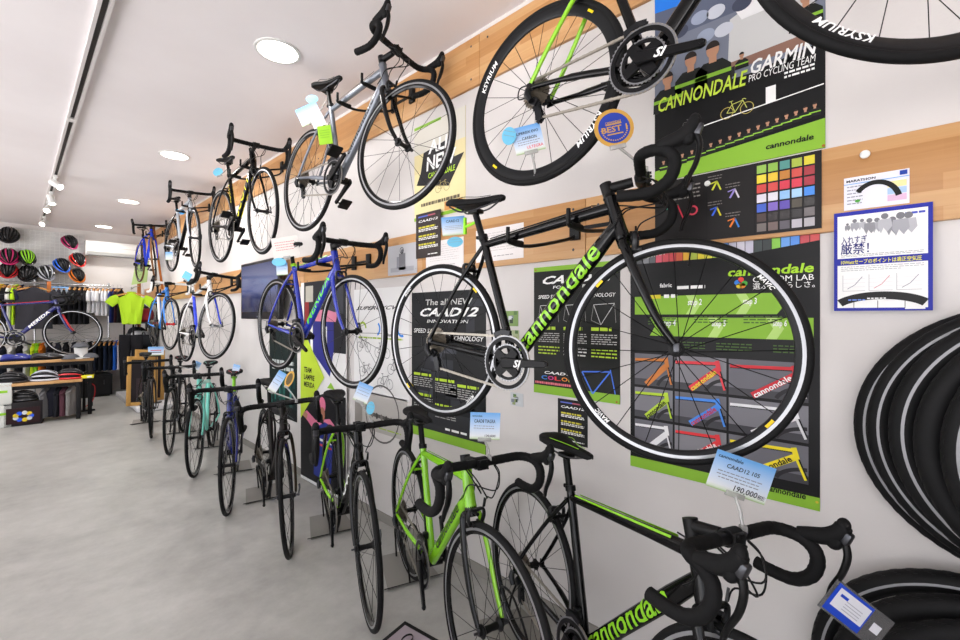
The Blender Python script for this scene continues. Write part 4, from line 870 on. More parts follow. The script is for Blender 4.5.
b = MB(); b.tube([(X - WX, 0, 0), (-.02, 0, 0)], .03, 10, BLK); b.box((-.012, 0, 0), (.022, .2, .3), BLK); b.build('wall_bracket', t)
b = MB(); b.disc = None; b.box((X - WX - .0235, 0, -H / 2 + .025), (.002, .08, .012), SILV); b.build('button_strip', t)
# ------------------------------------------------------------------ tires at the right edge
STRIPE = mat('#98989b', .4, .2); TRD = mat('#121213', .65)
def loose_tire(label, X, y, z, R, r, yaw=0., tread=False, word=None, stripe=True):
    t = thing('spare_tire', label, 'tire', (X, y, z), (0, 0, math.radians(yaw)), 'spare tires hanging on the wall')
    b = MB(); rc = R - r; pr = []
    for k in range(17):
        w = math.radians(-155 + 310 * k / 16); pr.append((rc + r * math.cos(w), r * .95 * math.sin(w)))
    b.lathe(pr + [(a - .002 if a < rc else a * .985, o * .85) for a, o in reversed(pr)], axis='x', seg=96, m=TRD, closed=True); c = b.build('casing', t)
    b = MB()
    for sd in (-1, 1):
        w0 = math.radians(84)
        b.lathe([(rc + (r + .0007) * math.cos(w0 + a), sd * (r * .95 + .0007) * math.sin(w0 + a)) for a in (-.11, -.04, .04, .11)], axis='x', seg=96, m=STRIPE, closed=False)
    if stripe: b.build('reflective_stripe', c)
    b = MB(); k = 60
    for i in range(k):
        for sd in (-1, 1):
            a0 = 2 * PI * i / k
            for j in range(4):
                w = sd * (.12 + .16 * j); rr = rc + (r - .0002) * math.cos(w); a = a0 + .018 * j
                b.box((sd * r * .95 * math.sin(abs(w)), rr * math.cos(a), rr * math.sin(a)), (.004, .0008, .009), TRD, Euler((a, 0, 0)))
    b.build('tread', c)
    if word:
        vs, fs, w = letters(word[0], .1, .02); b = MB(); a0 = math.radians(word[1]); h = .012; out = []
        for x, yv in vs:
            a = a0 - (x - w / 2) * h / rc * word[2]; th = math.radians(70) + (-.33 + yv) * h / r * .9
            rr = rc + (r + .001) * math.cos(th); out.append((-(r * .95 + .001) * math.sin(th), rr * math.cos(a), rr * math.sin(a)))
        b.add(out, fs, STRIPE, False); b.build('tire_lettering', c)
    return t
loose_tire('wide black tire with a grey stripe, hung nearest the wall behind the others', 1.652, -.305, 1.09, .345, .026)
loose_tire('second black tire from the wall in the hung bunch', 1.598, -.33, 1.10, .342, .026)
loose_tire('black tire with lettering, third from the wall in the hung bunch', 1.54, -.372, 1.105, .342, .029, word=None)
loose_tire('fourth black tire of the hung bunch, cut by the right edge', 1.483, -.415, 1.10, .342, .029, stripe=False)
loose_tire('fifth black tire of the hung bunch, mostly beyond the right edge', 1.425, -.455, 1.10, .342, .029)
loose_tire('foremost black tire of the hung bunch, only its near rim showing', 1.367, -.495, 1.10, .342, .029, stripe=False)
loose_tire('black tire with a grey stripe hung low at the bottom right corner', 1.635, -.205, .40, .342, .029)
loose_tire('black tire hung low in front of the bottom right striped one', 1.573, -.245, .38, .342, .029, stripe=False)
loose_tire('foremost low black tire at the bottom right corner', 1.512, -.285, .365, .342, .029, stripe=False)
for z, y, R in ((1.09, -.36, .345), (.39, -.225, .34)):
    t = thing('wall_hook', 'steel wall hook holding the ' + ('upper' if z > 1 else 'lower') + ' bunch of spare tires', 'hook', (WX, y, z + R - .052))
    b = MB(); b.box((-.006, 0, 0), (.012, .05, .08), DSTEEL, bev=.002); b.build('plate', t)
    b = MB(); b.tube([(-.01, 0, 0), (-.37, 0, 0), (-.39, 0, .03)], .006, 8, DSTEEL); b.build('arm', t)
# ------------------------------------------------------------------ price cards
m, nt, bs = nodes_mat('sky_print'); tc = N(nt, 'ShaderNodeTexCoord'); sp = N(nt, 'ShaderNodeSeparateXYZ'); nt.links.new(tc.outputs['Generated'], sp.inputs[0])
nt.links.new(ramp(nt, sp.outputs['Z'], [(0, '#8dae6a'), (.06, '#ccd6c6'), (.14, '#d8dde2'), (.5, '#b4cbe6'), (.95, '#66a2dc')]), bs.inputs['Base Color']); bs.inputs['Roughness'].default_value = .3; SKY = m
CY, CLR = mat('#6fbcdc', .35), mat('#d8d8d6', .15, 0, 0, 0, .6)
INK = mat('#23242a', .5); GOLD = mat('#c99c4a', .35, .3)
def tagcard(name, label, px, py, d, w, h, roll=0, yaw=0, base=SKY, text=(), lines=3, clip=None, shape='rect', ink=INK, pitch=0, extra=None):
    """a printed card at px, py and distance d from the lens point, turned towards the room"""
    p = at(px, py, d); o = thing(name, label, 'price card' if name == 'price_card' else 'badge' if 'badge' in name else 'tag', p)
    o.rotation_euler = Euler((0, 0, -TH + math.radians(yaw)))       # local x = right as seen from the room, -y = towards it
    R = Euler((math.radians(pitch), math.radians(roll), 0))
    b = MB()
    if shape == 'rect': b.box((0, 0, 0), (w, .0016, h), base)
    else: b.tube([(0, -.0008, 0), (0, .0008, 0)], [(w / 2, h / 2)] * 2, 28, base, ref=(1, 0, 0))
    c = b.build('card', o, rot=R)
    ink2 = mat('#8a8a92', .5) if ink is INK else ink
    b = MB()
    for (t, x0, z0, x1, hh, *rest) in text:
        vs, fs, tw = letters(t, .08, .012); k = (x1 - x0) * w / tw; mm = rest[0] if rest else ink
        b.add([((x0 - .5) * w + vx * k, -.0016, (.5 - z0) * h + vy * hh * h / .72) for vx, vy in vs], fs, mm, False)
    r = random.Random(int(px * 7 + py))
    for i in range(lines):
        z = .5 + .085 * i if text else .25 + .5 * i / max(lines, 1); x = .1 + .05 * r.random()
        while x < .82:
            ww = .03 + .06 * r.random(); b.box(((x + ww / 2 - .5) * w, -.0012, (.5 - z) * h), (ww * w, .0008, .024 * h), ink2); x += ww + .02
    if extra: extra(b, w, h)
    if b.v: b.build('writing', c)
    if clip:
        q_ = Vector(clip); L = Matrix.Rotation(TH - math.radians(yaw), 3, 'Z') @ (q_ - p)
        b = MB(); e = R.to_matrix() @ Vector((0, 0, -h / 2)); b.box(e, (min(.05, w * .6), .008, .014), CLR, R, bev=.002); b.tube([e, e.lerp(L, .5) + Vector((.004, 0, 0)), L], .0045, 8, CLR); b.box(L, (.016, .016, .022), CLR, bev=.003); b.build('clip', o)
    return o
def bpt(key, loc, steer=True):
    root = BIKES[key]; M = Matrix.Translation(root.location) @ Euler(root.rotation_euler).to_matrix().to_4x4(); return M @ Vector(loc)
def dep(p): return p.dot(FW)
cl = {k: bpt(k, CLAMP + Vector((0, .05, .012))) for k in BIKES}; sp_ = {k: bpt(k, q(.225, 0, .83)) for k in BIKES}
dF1 = dep(cl['F1']); Z6 = lambda d: d / FPX
tagcard('price_card', 'sky blue price card with handwritten price above the nearest handlebar', 741, 477, dF1 + .02, 63 * Z6(dF1), 39 * Z6(dF1), roll=19, text=(('cannondale', .04, .17, .46, .09), ('CAAD12 105', .22, .38, .78, .11), ('190,000', .44, .9, .84, .15), ('税抜', .85, .9, .98, .09)), lines=3, clip=cl['F1'])
dF2 = dep(cl['F2'])
tagcard('price_card', 'sky blue price card above the handlebar of the lime green bicycle', 485, 426, dF2, 30 * Z6(dF2), 27 * Z6(dF2), roll=2, text=(('cannondale', .06, .16, .4, .07), ('CAAD8 TIAGRA', .14, .38, .84, .13), ('130,000', .5, .9, .86, .09)), lines=2, clip=cl['F2'])
dF3 = dep(cl['F3'])
tagcard('price_card', 'slanted blue and white price card above the lime stayed black bicycle', 363, 393, dF3, 15 * Z6(dF3), 19 * Z6(dF3), roll=22, lines=3, clip=cl['F3']); tagcard('round_tag', 'pale cyan oval tag below the slanted card on the lime stayed bicycle', 370.5, 408, dF3 - .02, 8 * Z6(dF3), 13 * Z6(dF3), roll=8, base=CY, shape='oval', lines=2)
dF4 = dep(cl['F4'])
tagcard('price_card', 'narrow slanted price card beside a gold badge on the dark bronze bicycle', 277, 382, dF4, 9 * Z6(dF4), 23 * Z6(dF4), roll=32, lines=3, clip=cl['F4'])
tagcard('award_badge', 'small gold rimmed oval badge on the dark bronze bicycle', 289.5, 379, dF4 - .02, 8 * Z6(dF4), 17 * Z6(dF4), roll=22, base=GOLD, shape='oval', lines=0, extra=lambda b, w, h: b.tube([(0, -.0018, 0), (0, -.0008, 0)], [(w * .34, h * .37)] * 2, 20, mat('#6a5a3a', .5), ref=(1, 0, 0)), clip=cl['F4'] + Vector((0, -.03, 0)))
dF5 = dep(sp_['F5'])
tagcard('price_card', 'small blue price card behind the saddle of the navy bicycle', 236, 369, dF5 + .03, 7 * Z6(dF5), 9 * Z6(dF5), roll=15, lines=2, clip=sp_['F5'])
d = dep(sp_['M2'])
tagcard('price_card', 'white price card with red writing beside the saddle of the blue hung bicycle', 285.5, 247, d - .06, 26 * Z6(d), 20 * Z6(d), roll=-8, base=mat('#d6d0cb', .4), ink=mat('#b84850', .5), lines=4, clip=sp_['M2'])
tagcard('round_tag', 'cyan cloud tag under the white card with red writing', 279, 262, d - .07, 14 * Z6(d), 8 * Z6(d), base=CY, shape='oval', lines=1); tagcard('price_card', 'tiny blue price card under the cyan cloud tag at the blue hung bicycle', 282, 269, d - .05, 11 * Z6(d), 12 * Z6(d), roll=-3, lines=2)
d = dep(sp_['T2'])
tagcard('price_card', 'pale blue price card hanging behind the grey bicycle\'s saddle', 309, 114, d - .04, 22 * Z6(d), 18 * Z6(d), roll=-25, lines=3, clip=sp_['T2']); tagcard('round_tag', 'cyan cloud tag above the cards of the grey bicycle', 312, 99, d - .03, 12 * Z6(d), 8 * Z6(d), base=CY, shape='oval', lines=1)
tagcard('price_card', 'white card between the blue and the lime card of the grey bicycle', 318, 121, d - .07, 13 * Z6(d), 12 * Z6(d), roll=-25, base=mat('#d0cfcc', .4), lines=3); tagcard('price_card', 'lime green card hanging lowest behind the grey bicycle\'s saddle', 325, 135, d - .09, 13 * Z6(d), 18 * Z6(d), roll=-8, base=mat('#8dbe2e', .4), lines=4, ink=mat('#6a9a2a', .5))
rw = bpt('T1', RH + Vector((-.02, 0, -.31))); d = dep(rw) - .03
tagcard('price_card', 'blue and white price card clipped in the deep rear wheel at top', 528, 139, d, 30 * Z6(d), 27 * Z6(d), roll=-14, text=(('SUPERSIX EVO', .1, .3, .9, .1), ('CARBON', .3, .5, .8, .1), ('ULTEGRA', .4, .86, .95, .11, mat('#d8404a', .5))), lines=3, clip=rw); tagcard('round_tag', 'pale cyan cloud tag beside the card in the deep rear wheel', 509, 136, d - .01, 14 * Z6(d), 18 * Z6(d), roll=10, base=CY, shape='oval', lines=2)
d = dep(cl['M1']) - .05
def badge(b, w, h):
    nv = mat('#2a3f9a', .4); b.tube([(0, -.0018, 0), (0, -.0008, 0)], [(w * .4, h * .4)] * 2, 32, nv, ref=(1, 0, 0))
    for t, z, hw, hh in (('BEST 1', -.02, .33, .15), ('CANNONDALE', .2, .2, .06)):
        vs, fs, tw = letters(t, .05, .02); k = 2 * hw * w / tw; b.add([(vx * k - hw * w, -.0024, (z - .08) * h + vy * hh * h / .72) for vx, vy in vs], fs, GOLD, False)
    for i in range(18):
        a = PI + PI * (i + .5) / 18; b.box((.33 * w * math.cos(a), -.002, .33 * h * math.sin(a)), (.03 * w, .0008, .03 * h), GOLD)
    for z in (.1, -.16): b.box((0, -.002, z * h), (.4 * w, .0008, .03 * h), GOLD)
tagcard('award_badge', 'round gold badge with a blue centre reading best 1, above the black hung bicycle\'s bars', 614, 128, d, 40 * Z6(d), 38 * Z6(d), roll=-12, base=GOLD, shape='oval', lines=0, extra=badge, clip=cl['M1'] + Vector((0, 0, .02)))
d = dep(sp_['M1'])
tagcard('price_card', 'sky blue price card on a lime clip behind the black hung saddle', 453.5, 226, d + .12, 25 * Z6(d), 20 * Z6(d), roll=-5, text=(('CAAD12', .2, .3, .75, .14),), lines=3); tagcard('round_tag', 'pale cyan oval tag on the white sheet at the wood rail', 455, 242, d + .11, 17 * Z6(d), 11 * Z6(d), roll=-5, base=CY, shape='oval', lines=2)
o = thing('tag_clip', 'lime green plastic clip on the black hung bicycle\'s saddle post', 'clip', sp_['M1']); b = MB()
L = lambda px, py, k=0: at(px, py, d + k) - sp_['M1']
b.tube([L(478, 221), L(470, 225, .03), L(465, 227, .06)], .006, 8, mat('#8fdc2a', .4)); b.box(L(465, 226, .06), (.012, .012, .07), mat('#8fdc2a', .4), bev=.002); b.build('grip', o)
d = dep(sp_['T3']); tagcard('round_tag', 'cyan cloud tag hanging left of the black and yellow bicycle\'s saddle', 218, 172, d, 10 * Z6(d), 8 * Z6(d), roll=-20, base=CY, shape='oval', lines=1, clip=sp_['T3'])
d = dep(sp_['T4']); tagcard('round_tag', 'blue cloud tag on the seat post of the silver white bicycle', 182, 212, d - .05, 6 * Z6(d), 5 * Z6(d), base=mat('#58a8e4', .4), shape='oval', lines=1); tagcard('price_card', 'small blue price card at the rear wheel of the silver white bicycle', 169, 256, d - .05, 7 * Z6(d), 8 * Z6(d), lines=1)
d = dep(cl['M3']); tagcard('price_card', 'blue star shaped price card left of the white hung bicycle\'s bars', 187, 276, d, 8 * Z6(d), 8 * Z6(d), roll=30, base=mat('#6ab4ea', .4), lines=1, clip=sp_['M3'])
d = dep(cl['F7']); tagcard('price_card', 'small pale price card on the black bicycle beside the turquoise one', 197, 366, d, 6 * Z6(d), 9 * Z6(d), roll=25, lines=1, clip=cl['F7'])
# printed plastic sleeve hung on the nearest brake lever
pl = bpt('F1', CLAMP + Vector((.12, .21, -.11))); d = dep(pl)
o = thing('tag_sleeve', 'clear plastic sleeve with a white and blue label hung on the nearest brake lever', 'tag', at(856, 614, d)); o.rotation_euler = (0, 0, -TH)
R = Euler((0, math.radians(38), 0)); k = Z6(d)
b = MB(); b.box((0, 0, 0), (72 * k, .001, 34 * k), mat('#9a9a9c', .15, 0, 0, 0, .75)); sv = b.build('sleeve', o, rot=R)
b = MB(); b.box((-10 * k, -.0012, 0), (44 * k, .0006, 30 * k), mat('#2348c0', .4)); b.box((-9 * k, -.0018, 2 * k), (38 * k, .0006, 20 * k), mat('#dcdde4', .4)); b.box((-20 * k, -.0024, 6 * k), (9 * k, .0004, 3 * k), mat('#2348c0', .4))
for i in range(4): b.box((-6 * k, -.0024, (4 - 3 * i) * k), (20 * k, .0004, .8 * k), mat('#a9aab4', .5))
b.box((24 * k, -.0012, 0), (10 * k, .0006, 9 * k), mat('#dcdde4', .4)); b.build('label', sv)
b = MB(); b.tube([R.to_matrix() @ Vector((-26 * k, 0, 14 * k)), Matrix.Rotation(TH, 3, 'Z') @ (pl - o.location)], .0014, 6, BLK); b.build('string', o)
# small logo mat on the floor
A, Bq, Cq = on_z(405, 621, .004), on_z(382, 640, .004), on_z(431, 641, .004)
o = thing('floor_mat', 'grey floor mat with black edging and a white mark, at the bottom edge', 'mat', (A.x, A.y, 0)); e1 = (Bq - A).normalized(); e2 = (Cq - A).normalized(); e2 = (e2 - e1 * e2.dot(e1)).normalized()
L = lambda a, c: e1 * a + e2 * c
b = MB(); b.slab([L(0, 0) , L(.6, 0), L(.6, .45), L(0, .45)], (0, 0, .004), BLK); b.build('edging', o); b = MB(); b.slab([L(.02, .02) + Vector((0, 0, .004)), L(.58, .02) + Vector((0, 0, .004)), L(.58, .43) + Vector((0, 0, .004)), L(.02, .43) + Vector((0, 0, .004))], (0, 0, .002), mat('#a59aa2', .8)); pd = b.build('pile', o)
c = on_z(407, 640, .006) - Vector((A.x, A.y, 0)); b = MB(); b.tube([c + L(.03 * math.cos(t), .02 * math.sin(t)) for t in [2 * PI * i / 24 for i in range(24)]], .008, 6, BLK, closed=True, ref=(0, 0, 1), sy=.2); b.tube([c + L(.03 * math.cos(t), .02 * math.sin(t)) + Vector((0, 0, .001)) for t in [2 * PI * i / 24 for i in range(24)]], .004, 6, PW, closed=True, ref=(0, 0, 1), sy=.3); b.build('mark', pd)
# ------------------------------------------------------------------ the far end
WHT = mat('#dcdcd9', .5); BLACKM = mat('#161618', .5); CLOTHK = mat('#1b1b1f', .85)
def pf(px, py, Y): return on_far(px, py, Y)
# grid panel for helmets
xa, xb = -1.0, pf(85, 250, 10.5).x
t = thing('grid_panel', 'white wire grid panel carrying helmets on the far wall', 'display panel', ((xa + xb) / 2, FY, 2.4))
b = MB(); b.box((0, -.012, 0), (xb - xa, .02, .95), mat('#cfcfcd', .5)); b.build('backing', t)
b = MB()
for i in range(int((xb - xa) / .06)): x = -(xb - xa) / 2 + .03 + .06 * i; b.tube([(x, -.028, -.46), (x, -.028, .46)], .003, 5, mat('#e6e6e4', .4))
for i in range(16): z = -.45 + .06 * i; b.tube([(-(xb - xa) / 2 + .02, -.032, z), ((xb - xa) / 2 - .02, -.032, z)], .003, 5, mat('#e6e6e4', .4))
g = b.build('wire_grid', t)
def helmet(label, cen, shell, trim, yaw=0., pitch=.9, k=1., group='helmets on the grid panel', hook=False, inner='#0b0b0c'):
    tr_ribs = 'ribs' in label or 'pink' in label
    t = thing('helmet', label, 'helmet', cen, (0, 0, yaw), group)
    R = Euler((pitch, 0, 0)); b = MB(); n = 26; rings = 12; vs = []; fs = []; A, Bq, H = .108 * k, .142 * k, .125 * k
    def S(u, v, rr):
        w = 2 * PI * u; a = v * PI / 2 * 1.02; p = Vector((math.cos(w) * math.cos(a) * A * rr, math.sin(w) * math.cos(a) * Bq * rr * (1 - .06 * math.sin(w)), math.sin(a) * H * rr - .045 * k)); p.rotate(R); return p
    for i in range(rings + 1):
        for j in range(n): vs.append(S(j / n, i / rings, .94))
    for i in range(rings):
        for j in range(n): fs.append((i * n + j, i * n + (j + 1) % n, (i + 1) * n + (j + 1) % n, (i + 1) * n + j))
    b.add(vs, fs, mat(inner, .6)); sh_ = b.build('liner', t)
    # raised ribs running front to back
    b = MB(); m1, m2 = mat(shell, .25, 0, .4), mat(trim, .25, 0, .4)
    for q_ in range(-3, 4):
        o = q_ * .27; hw = .062 if q_ else .075; secs = []
        for i in range(15):
            ph = -1.35 + 2.7 * i / 14; row = []
            for e, rr in ((-1, .95), (-1, 1.03), (-.4, 1.07), (.4, 1.07), (1, 1.03), (1, .95)):
                an = (o + e * hw) * (1.1 + .25 * math.cos(ph)); v = Vector((math.sin(an) * math.cos(ph) * A * rr, math.sin(ph) * Bq * rr, math.cos(an) * math.cos(ph) * H * rr - .045 * k)); v.rotate(R); row.append(v)
            secs.append(row)
        b.loft(secs, m2 if abs(q_) == 3 or (tr_ribs and abs(q_) == 1) else m1)
    rim = [S(j / 40, 0, 1.02) for j in range(40)]; b.tube(rim, .013 * k, 8, m2, closed=True); b.build('shell', t)
    b = MB()
    for sx in (-1, 1): b.tube(spline([R.to_matrix() @ Vector((sx * .095 * k, .03, -.05 * k)), R.to_matrix() @ Vector((sx * .07 * k, .02, -.11 * k)), R.to_matrix() @ Vector((0, .0, -.15 * k))], 5), .004, 5, BLACKM)
    b.build('strap', t)
    if hook: b = MB(); b.tube([(0, .02, 0), (0, hook, .0), ], .004, 6, SILV); b.build('peg', t)
    return t
HY = 10.33
for (px, py, c, tr, l, k) in ((8.5, 233.5, '#1a1a1c', '#26262a', 'black helmet highest at the left of the grid panel', 1.05), (9, 255, '#1c1b1f', '#c22a6a', 'black helmet with pink trim on the grid panel', 1.05), (27, 256, '#8fd42a', '#1a1a1c', 'lime and black helmet on the grid panel', 1.), (8, 269, '#1c1c1e', '#c0282c', 'black helmet with dark red trim low on the grid panel', 1.), (28, 272, '#141416', '#19191b', 'plain glossy black helmet low on the grid panel', 1.1), (46.8, 271.6, '#1b1b1e', '#b9bcc4', 'black helmet with pale grey ribs low on the grid panel', 1.), (62.7, 264, '#1c1d22', '#2a6ae0', 'black helmet with bright blue sides', .95), (70.6, 241, '#1d1b1f', '#a81f5e', 'black and magenta helmet, top right of the panel', .95), (78.5, 258.5, '#1c1b1d', '#d8302a', 'black helmet with red sides, near the air conditioner', .95), (78, 274.4, '#1c1c1c', '#e07a22', 'black helmet with orange trim, lowest at right of the panel', .95)):
    p = pf(px, py, HY); helmet(l, p, c, tr, yaw=random.Random(int(px)).uniform(-.3, .5), k=k, hook=.2)
# air conditioner
t = thing('air_conditioner', 'white wall air conditioner high on the far wall near the corner', 'air conditioner', (1.24, FY, 2.63))
b = MB(); b.loft([[Vector((x, y, z)) for y, z in ((0, .13), (-.19, .13), (-.215, .1), (-.215, -.06), (-.17, -.13), (0, -.13))] for x in (-.39, .39)], WHT); b.build('casing', t)
b = MB(); b.slab([(-.37, -.218, -.062), (.37, -.218, -.062), (.37, -.178, -.122), (-.37, -.178, -.122)], (0, -.004, -.003), mat('#c9c9c6', .4)); b.build('flap', t)
b = MB(); b.box((0, -.217, .02), (.76, .004, .004), mat('#8d8d8b', .5)); b.box((0, -.2, -.128), (.7, .03, .006), mat('#2f2f30', .5)); b.build('air_slot', t)
# clothes rails with their posts
t = thing('clothes_rack', 'chrome clothes rack with two rails below the helmets', 'clothes rack', (.2, 10.2, 0))
for z in (1.945, .99): b = MB(); b.tube([(-1.3, 0, z), (.98, 0, z)], .0125, 10, STEEL); b.build('rail', t)
for x in (-1.25, .02, .95): b = MB(); b.tube([(x, .02, 0), (x, .02, 2.0)], .014, 10, STEEL); b.build('post', t)
HW = mat('#c08a4a', .5)
b = MB(); xg = pf(34, 300, 9.95).x - .2; b.tube([(xg, 0, 1.945), (xg, -.24, 1.925), (xg, -.27, 1.95)], .006, 8, STEEL); b.build('front_arm', t)
def hanger_(cen, yaw, label, zt):
    t = thing('clothes_hanger', label, 'hanger', cen, (0, 0, yaw), 'wooden hangers on the rack')
    b = MB(); b.loft([[Vector((x, yy * .011, z + zz * .012)) for yy, zz in ((-1, -1), (1, -1), (1, 1), (-1, 1))] for x, z in ((-.19, -.115), (-.1, -.085), (0, -.06), (.1, -.085), (.19, -.115))], HW); b.build('shoulder', t)
    b = MB(); b.tube([(0, 0, -.06), (0, 0, -.03)] + [(.022 * math.sin(a), 0, -.0065 - .0195 * math.cos(a)) for a in [i * .45 for i in range(0, 9)]], .0028, 6, STEEL); b.build('hook', t)
def garment(cen, yaw, cols, length, label, width=.42, sleeve=.16, front=False, taper=0., group='clothes on the rack', name='jersey', th=.03, hang=True):
    t = thing(name, label, 'clothing', cen, (0, 0, yaw), group); m1, m2 = mat(cols[0], .85), mat(cols[-1], .85)
    r = random.Random(label); b = MB(); secs = []; n = 20
    for i in range(11):
        v = i / 10; z = -.075 - v * length; hw = width / 2 * (.36 if i == 0 else .96 if i == 1 else .92 - .1 * math.sin(v * 2.6) if sleeve else .8); zz = z - (0 if i else -.015); d = th * (.5 if i == 0 else 1); hw *= 1 - taper * v
        secs.append([Vector((hw * math.cos(2 * PI * k / n), d * math.sin(2 * PI * k / n) * (1 + .35 * math.sin(k * 2.1 + i * .35)) , zz - (.05 * abs(math.cos(2 * PI * k / n)) ** 2 if i in (0, 1) else 0) - .006 * math.sin(k * 1.7) * (i == 10))) for k in range(n)])
    b.loft(secs, m1); bd = b.build('body', t)
    if sleeve:
        for s in (-1, 1):
            b = MB(); a = Vector((s * width * .42, 0, -.15)); e = Vector((s * width * (.42 + (.2 if front else .12)), -.01, -.15 - sleeve))
            b.tube([a + Vector((-s * .03, 0, .01)), a.lerp(e, .3), a.lerp(e, .7), e], [(.02, .055), (.028, .075), (.03, .07), (.026, .066)], 14, m2, ref=(0, 1, 0)); b.build('sleeve', t)
    b = MB(); b.tube([(.055 * math.cos(w), .028 * math.sin(w), -.062 - .012 * math.sin(w)) for w in [2 * PI * i / 18 for i in range(18)]], .009, 6, m2, closed=True); b.build('collar', t)
    if hang: hanger_(cen, yaw, 'hanger of the ' + label.replace(' on the upper rail', '').replace(' on the lower rail', '').replace('grey front facing', 'grey'), 0)
    return t
ZR = 1.955
def X_at(px, Y): return pf(px, 300, Y).x
row = [(-7, '#2a2a2e', 'dark jersey'), (1, '#e0c52a', 'yellow jersey'), (6, '#1e1e22', 'black jersey'), (11, '#e6e6e4', 'white jersey'), (16, '#b5e02a', 'lime jersey'), (21, '#1c1f3a', 'navy jersey'), (56, '#1d1d21', 'black jersey'), (61, '#2a2b31', 'charcoal jersey'), (66, '#1a1a1e', 'black winter jersey'), (71, '#202127', 'black jersey with long sleeves'), (76, '#17171a', 'deep black jersey'), (81, '#26262b', 'black rain jersey'), (86, '#1b1b1f', 'black jersey')]
used = {}
for px, c, nm in row:
    garment(Vector((X_at(px, 10.2), 10.2, ZR)), math.radians(78), (c, c), .62, '%s on the upper rail, %s' % (nm, {-7: 'leftmost of all', 1: 'left end', 6: 'right of the yellow one', 11: 'right of a black one', 16: 'left of the grey front facing shirt', 21: 'just left of the grey front facing shirt', 56: 'just right of the grey front facing shirt', 61: 'second right of the grey front facing shirt', 66: 'third right of the grey front facing shirt', 71: 'middle of the black ones', 76: 'third left of the white ones', 81: 'second left of the white ones', 86: 'just left of the white ones'}[px]))
for i, px in enumerate((91, 95, 99.5, 104, 108.5)):
    garment(Vector((X_at(px, 10.2), 10.2, ZR)), math.radians(72 + 5 * (i % 2)), ('#cfd0d6' if i % 2 else '#e2e2e4',) * 2, .42 + .05 * (i > 1), 'white jersey on the upper rail, %s of the five white ones' % ('leftmost', 'second', 'middle', 'fourth', 'rightmost')[i], th=.035)
for i, (px, c, nm) in enumerate(((113, '#23306e', 'navy blue jersey right of the white jerseys'), (117.5, '#3a1f28', 'dark wine jersey behind the lime shirt'), (120.5, '#202024', 'black jersey behind the lime shirt'))): garment(Vector((X_at(px, 10.2), 10.2, ZR)), math.radians(70), (c, c), .6, nm + ' on the upper rail')
garment(Vector((X_at(34, 9.95), 9.95, 1.93)), math.radians(-8), ('#34343a', '#34343a'), .66, 'charcoal grey front facing shirt behind the displayed navy bicycle', width=.5, front=True, name='shirt', group=None, th=.05).pop('group', None)
# lower rail
for px, c, nm in ((2, '#1f2430', 'dark'), (12, '#d8d8d4', 'white'), (20, '#1d1d22', 'plain black'), (27, '#c9c9c6', 'pale grey'), (34, '#c9e02a', 'yellow green'), (38, '#8fd42a', 'lime'), (42, '#e07a22', 'orange'), (50, '#1d1d22', 'jet black'), (58, '#2a2c36', 'slate'), (66, '#1a1a1e', 'coal black'), (74, '#23242a', 'charcoal'), (82, '#1a1b20', 'ink black'), (90, '#191a1e', 'matt black'), (96, '#1d2230', 'dark navy'), (101, '#1b1d24', 'black blue'), (106, '#26324a', 'steel navy'), (111, '#1f2430', 'dark slate'), (115.5, '#2f6fe0', 'bright blue'), (119.5, '#d8d4d8', 'white'), (123, '#8d2a3e', 'wine red')):
    garment(Vector((X_at(px, 10.2), 10.2, 1.0)), math.radians(75), (c, c), .5, '%s tights on the lower rail at %s' % (nm, 'the left end' if px < 14 else 'left of the middle' if px < 45 else 'the middle' if px < 92 else 'the right end' if px > 112 else 'right of the middle'), width=.34, sleeve=0, name='tights', group='tights on the lower rail', hang=px > 92)
# lime front-facing shirt with dark trousers below, on a hook of the post
p = pf(131.5, 289, 9.0); sh_ = garment(p, math.radians(-14), ('#a9d22c', '#a9d22c'), .5, 'lime yellow short sleeved shirt hanging front on near the corner', width=.46, sleeve=.11, front=True, taper=.38, name='shirt', group=None, th=.05); sh_.pop('group', None)
SHIRT_HOOK = p.copy()
p2 = pf(131, 342, 9.1); tr = thing('trousers', 'black trousers hanging below the lime yellow shirt', 'clothing', p2, (0, 0, -.25))
for s in (-1, 1): b = MB(); b.tube([(s * .07, 0, .12), (s * .08, 0, -.1), (s * .085, .01, -.45), (s * .08, 0, -.78)], [(.05, .085), (.05, .08), (.04, .065), (.035, .055)], 14, CLOTHK, ref=(0, 1, 0)); b.build('trouser_leg', tr)
# signs above the clothes
def flat_sign(name, label, px, py, Y, w, h, m, rot=0.): o = thing(name, label, 'sign', pf(px, py, Y), (0, 0, -.15)); b = MB(); b.box((0, 0, 0), (w, .004, h), m); c = b.build('board', o, rot=(0, rot, 0)); return o, c
o, c = flat_sign('shelf_sign', 'pale blue paper sign on the rack above the displayed bicycle', 58, 290, 10.05, .26, .12, SKY); b = MB()
for i in range(3): b.box((0, -.003, .03 - .03 * i), (.18, .001, .008), INK)
b.build('writing', c)
for px, l in ((49, 'left orange peg board holder behind the blue sign'),): o, c = flat_sign('size_marker', 'orange wooden size marker left of the pale blue sign', px, 288, 10.06, .05, .22, mat('#c9763a', .5))
# black cabinet
o = thing('low_cabinet', 'low black cabinet standing under the clothes rack', 'cabinet', (.83, 10.1, 0)); b = MB(); b.box((0, 0, .2), (.66, .5, .36), BLACKM, bev=.006); b.build('body', o); b = MB(); b.box((0, -.252, .2), (.6, .006, .3), mat('#1e1e20', .4)); d_ = b.build('door', o); b = MB(); b.box((.22, -.262, .25), (.012, .014, .08), DSTEEL); b.build('handle', d_)
b = MB(); b.box((0, 0, .01), (.6, .44, .02), BLACKM); b.build('plinth', o)
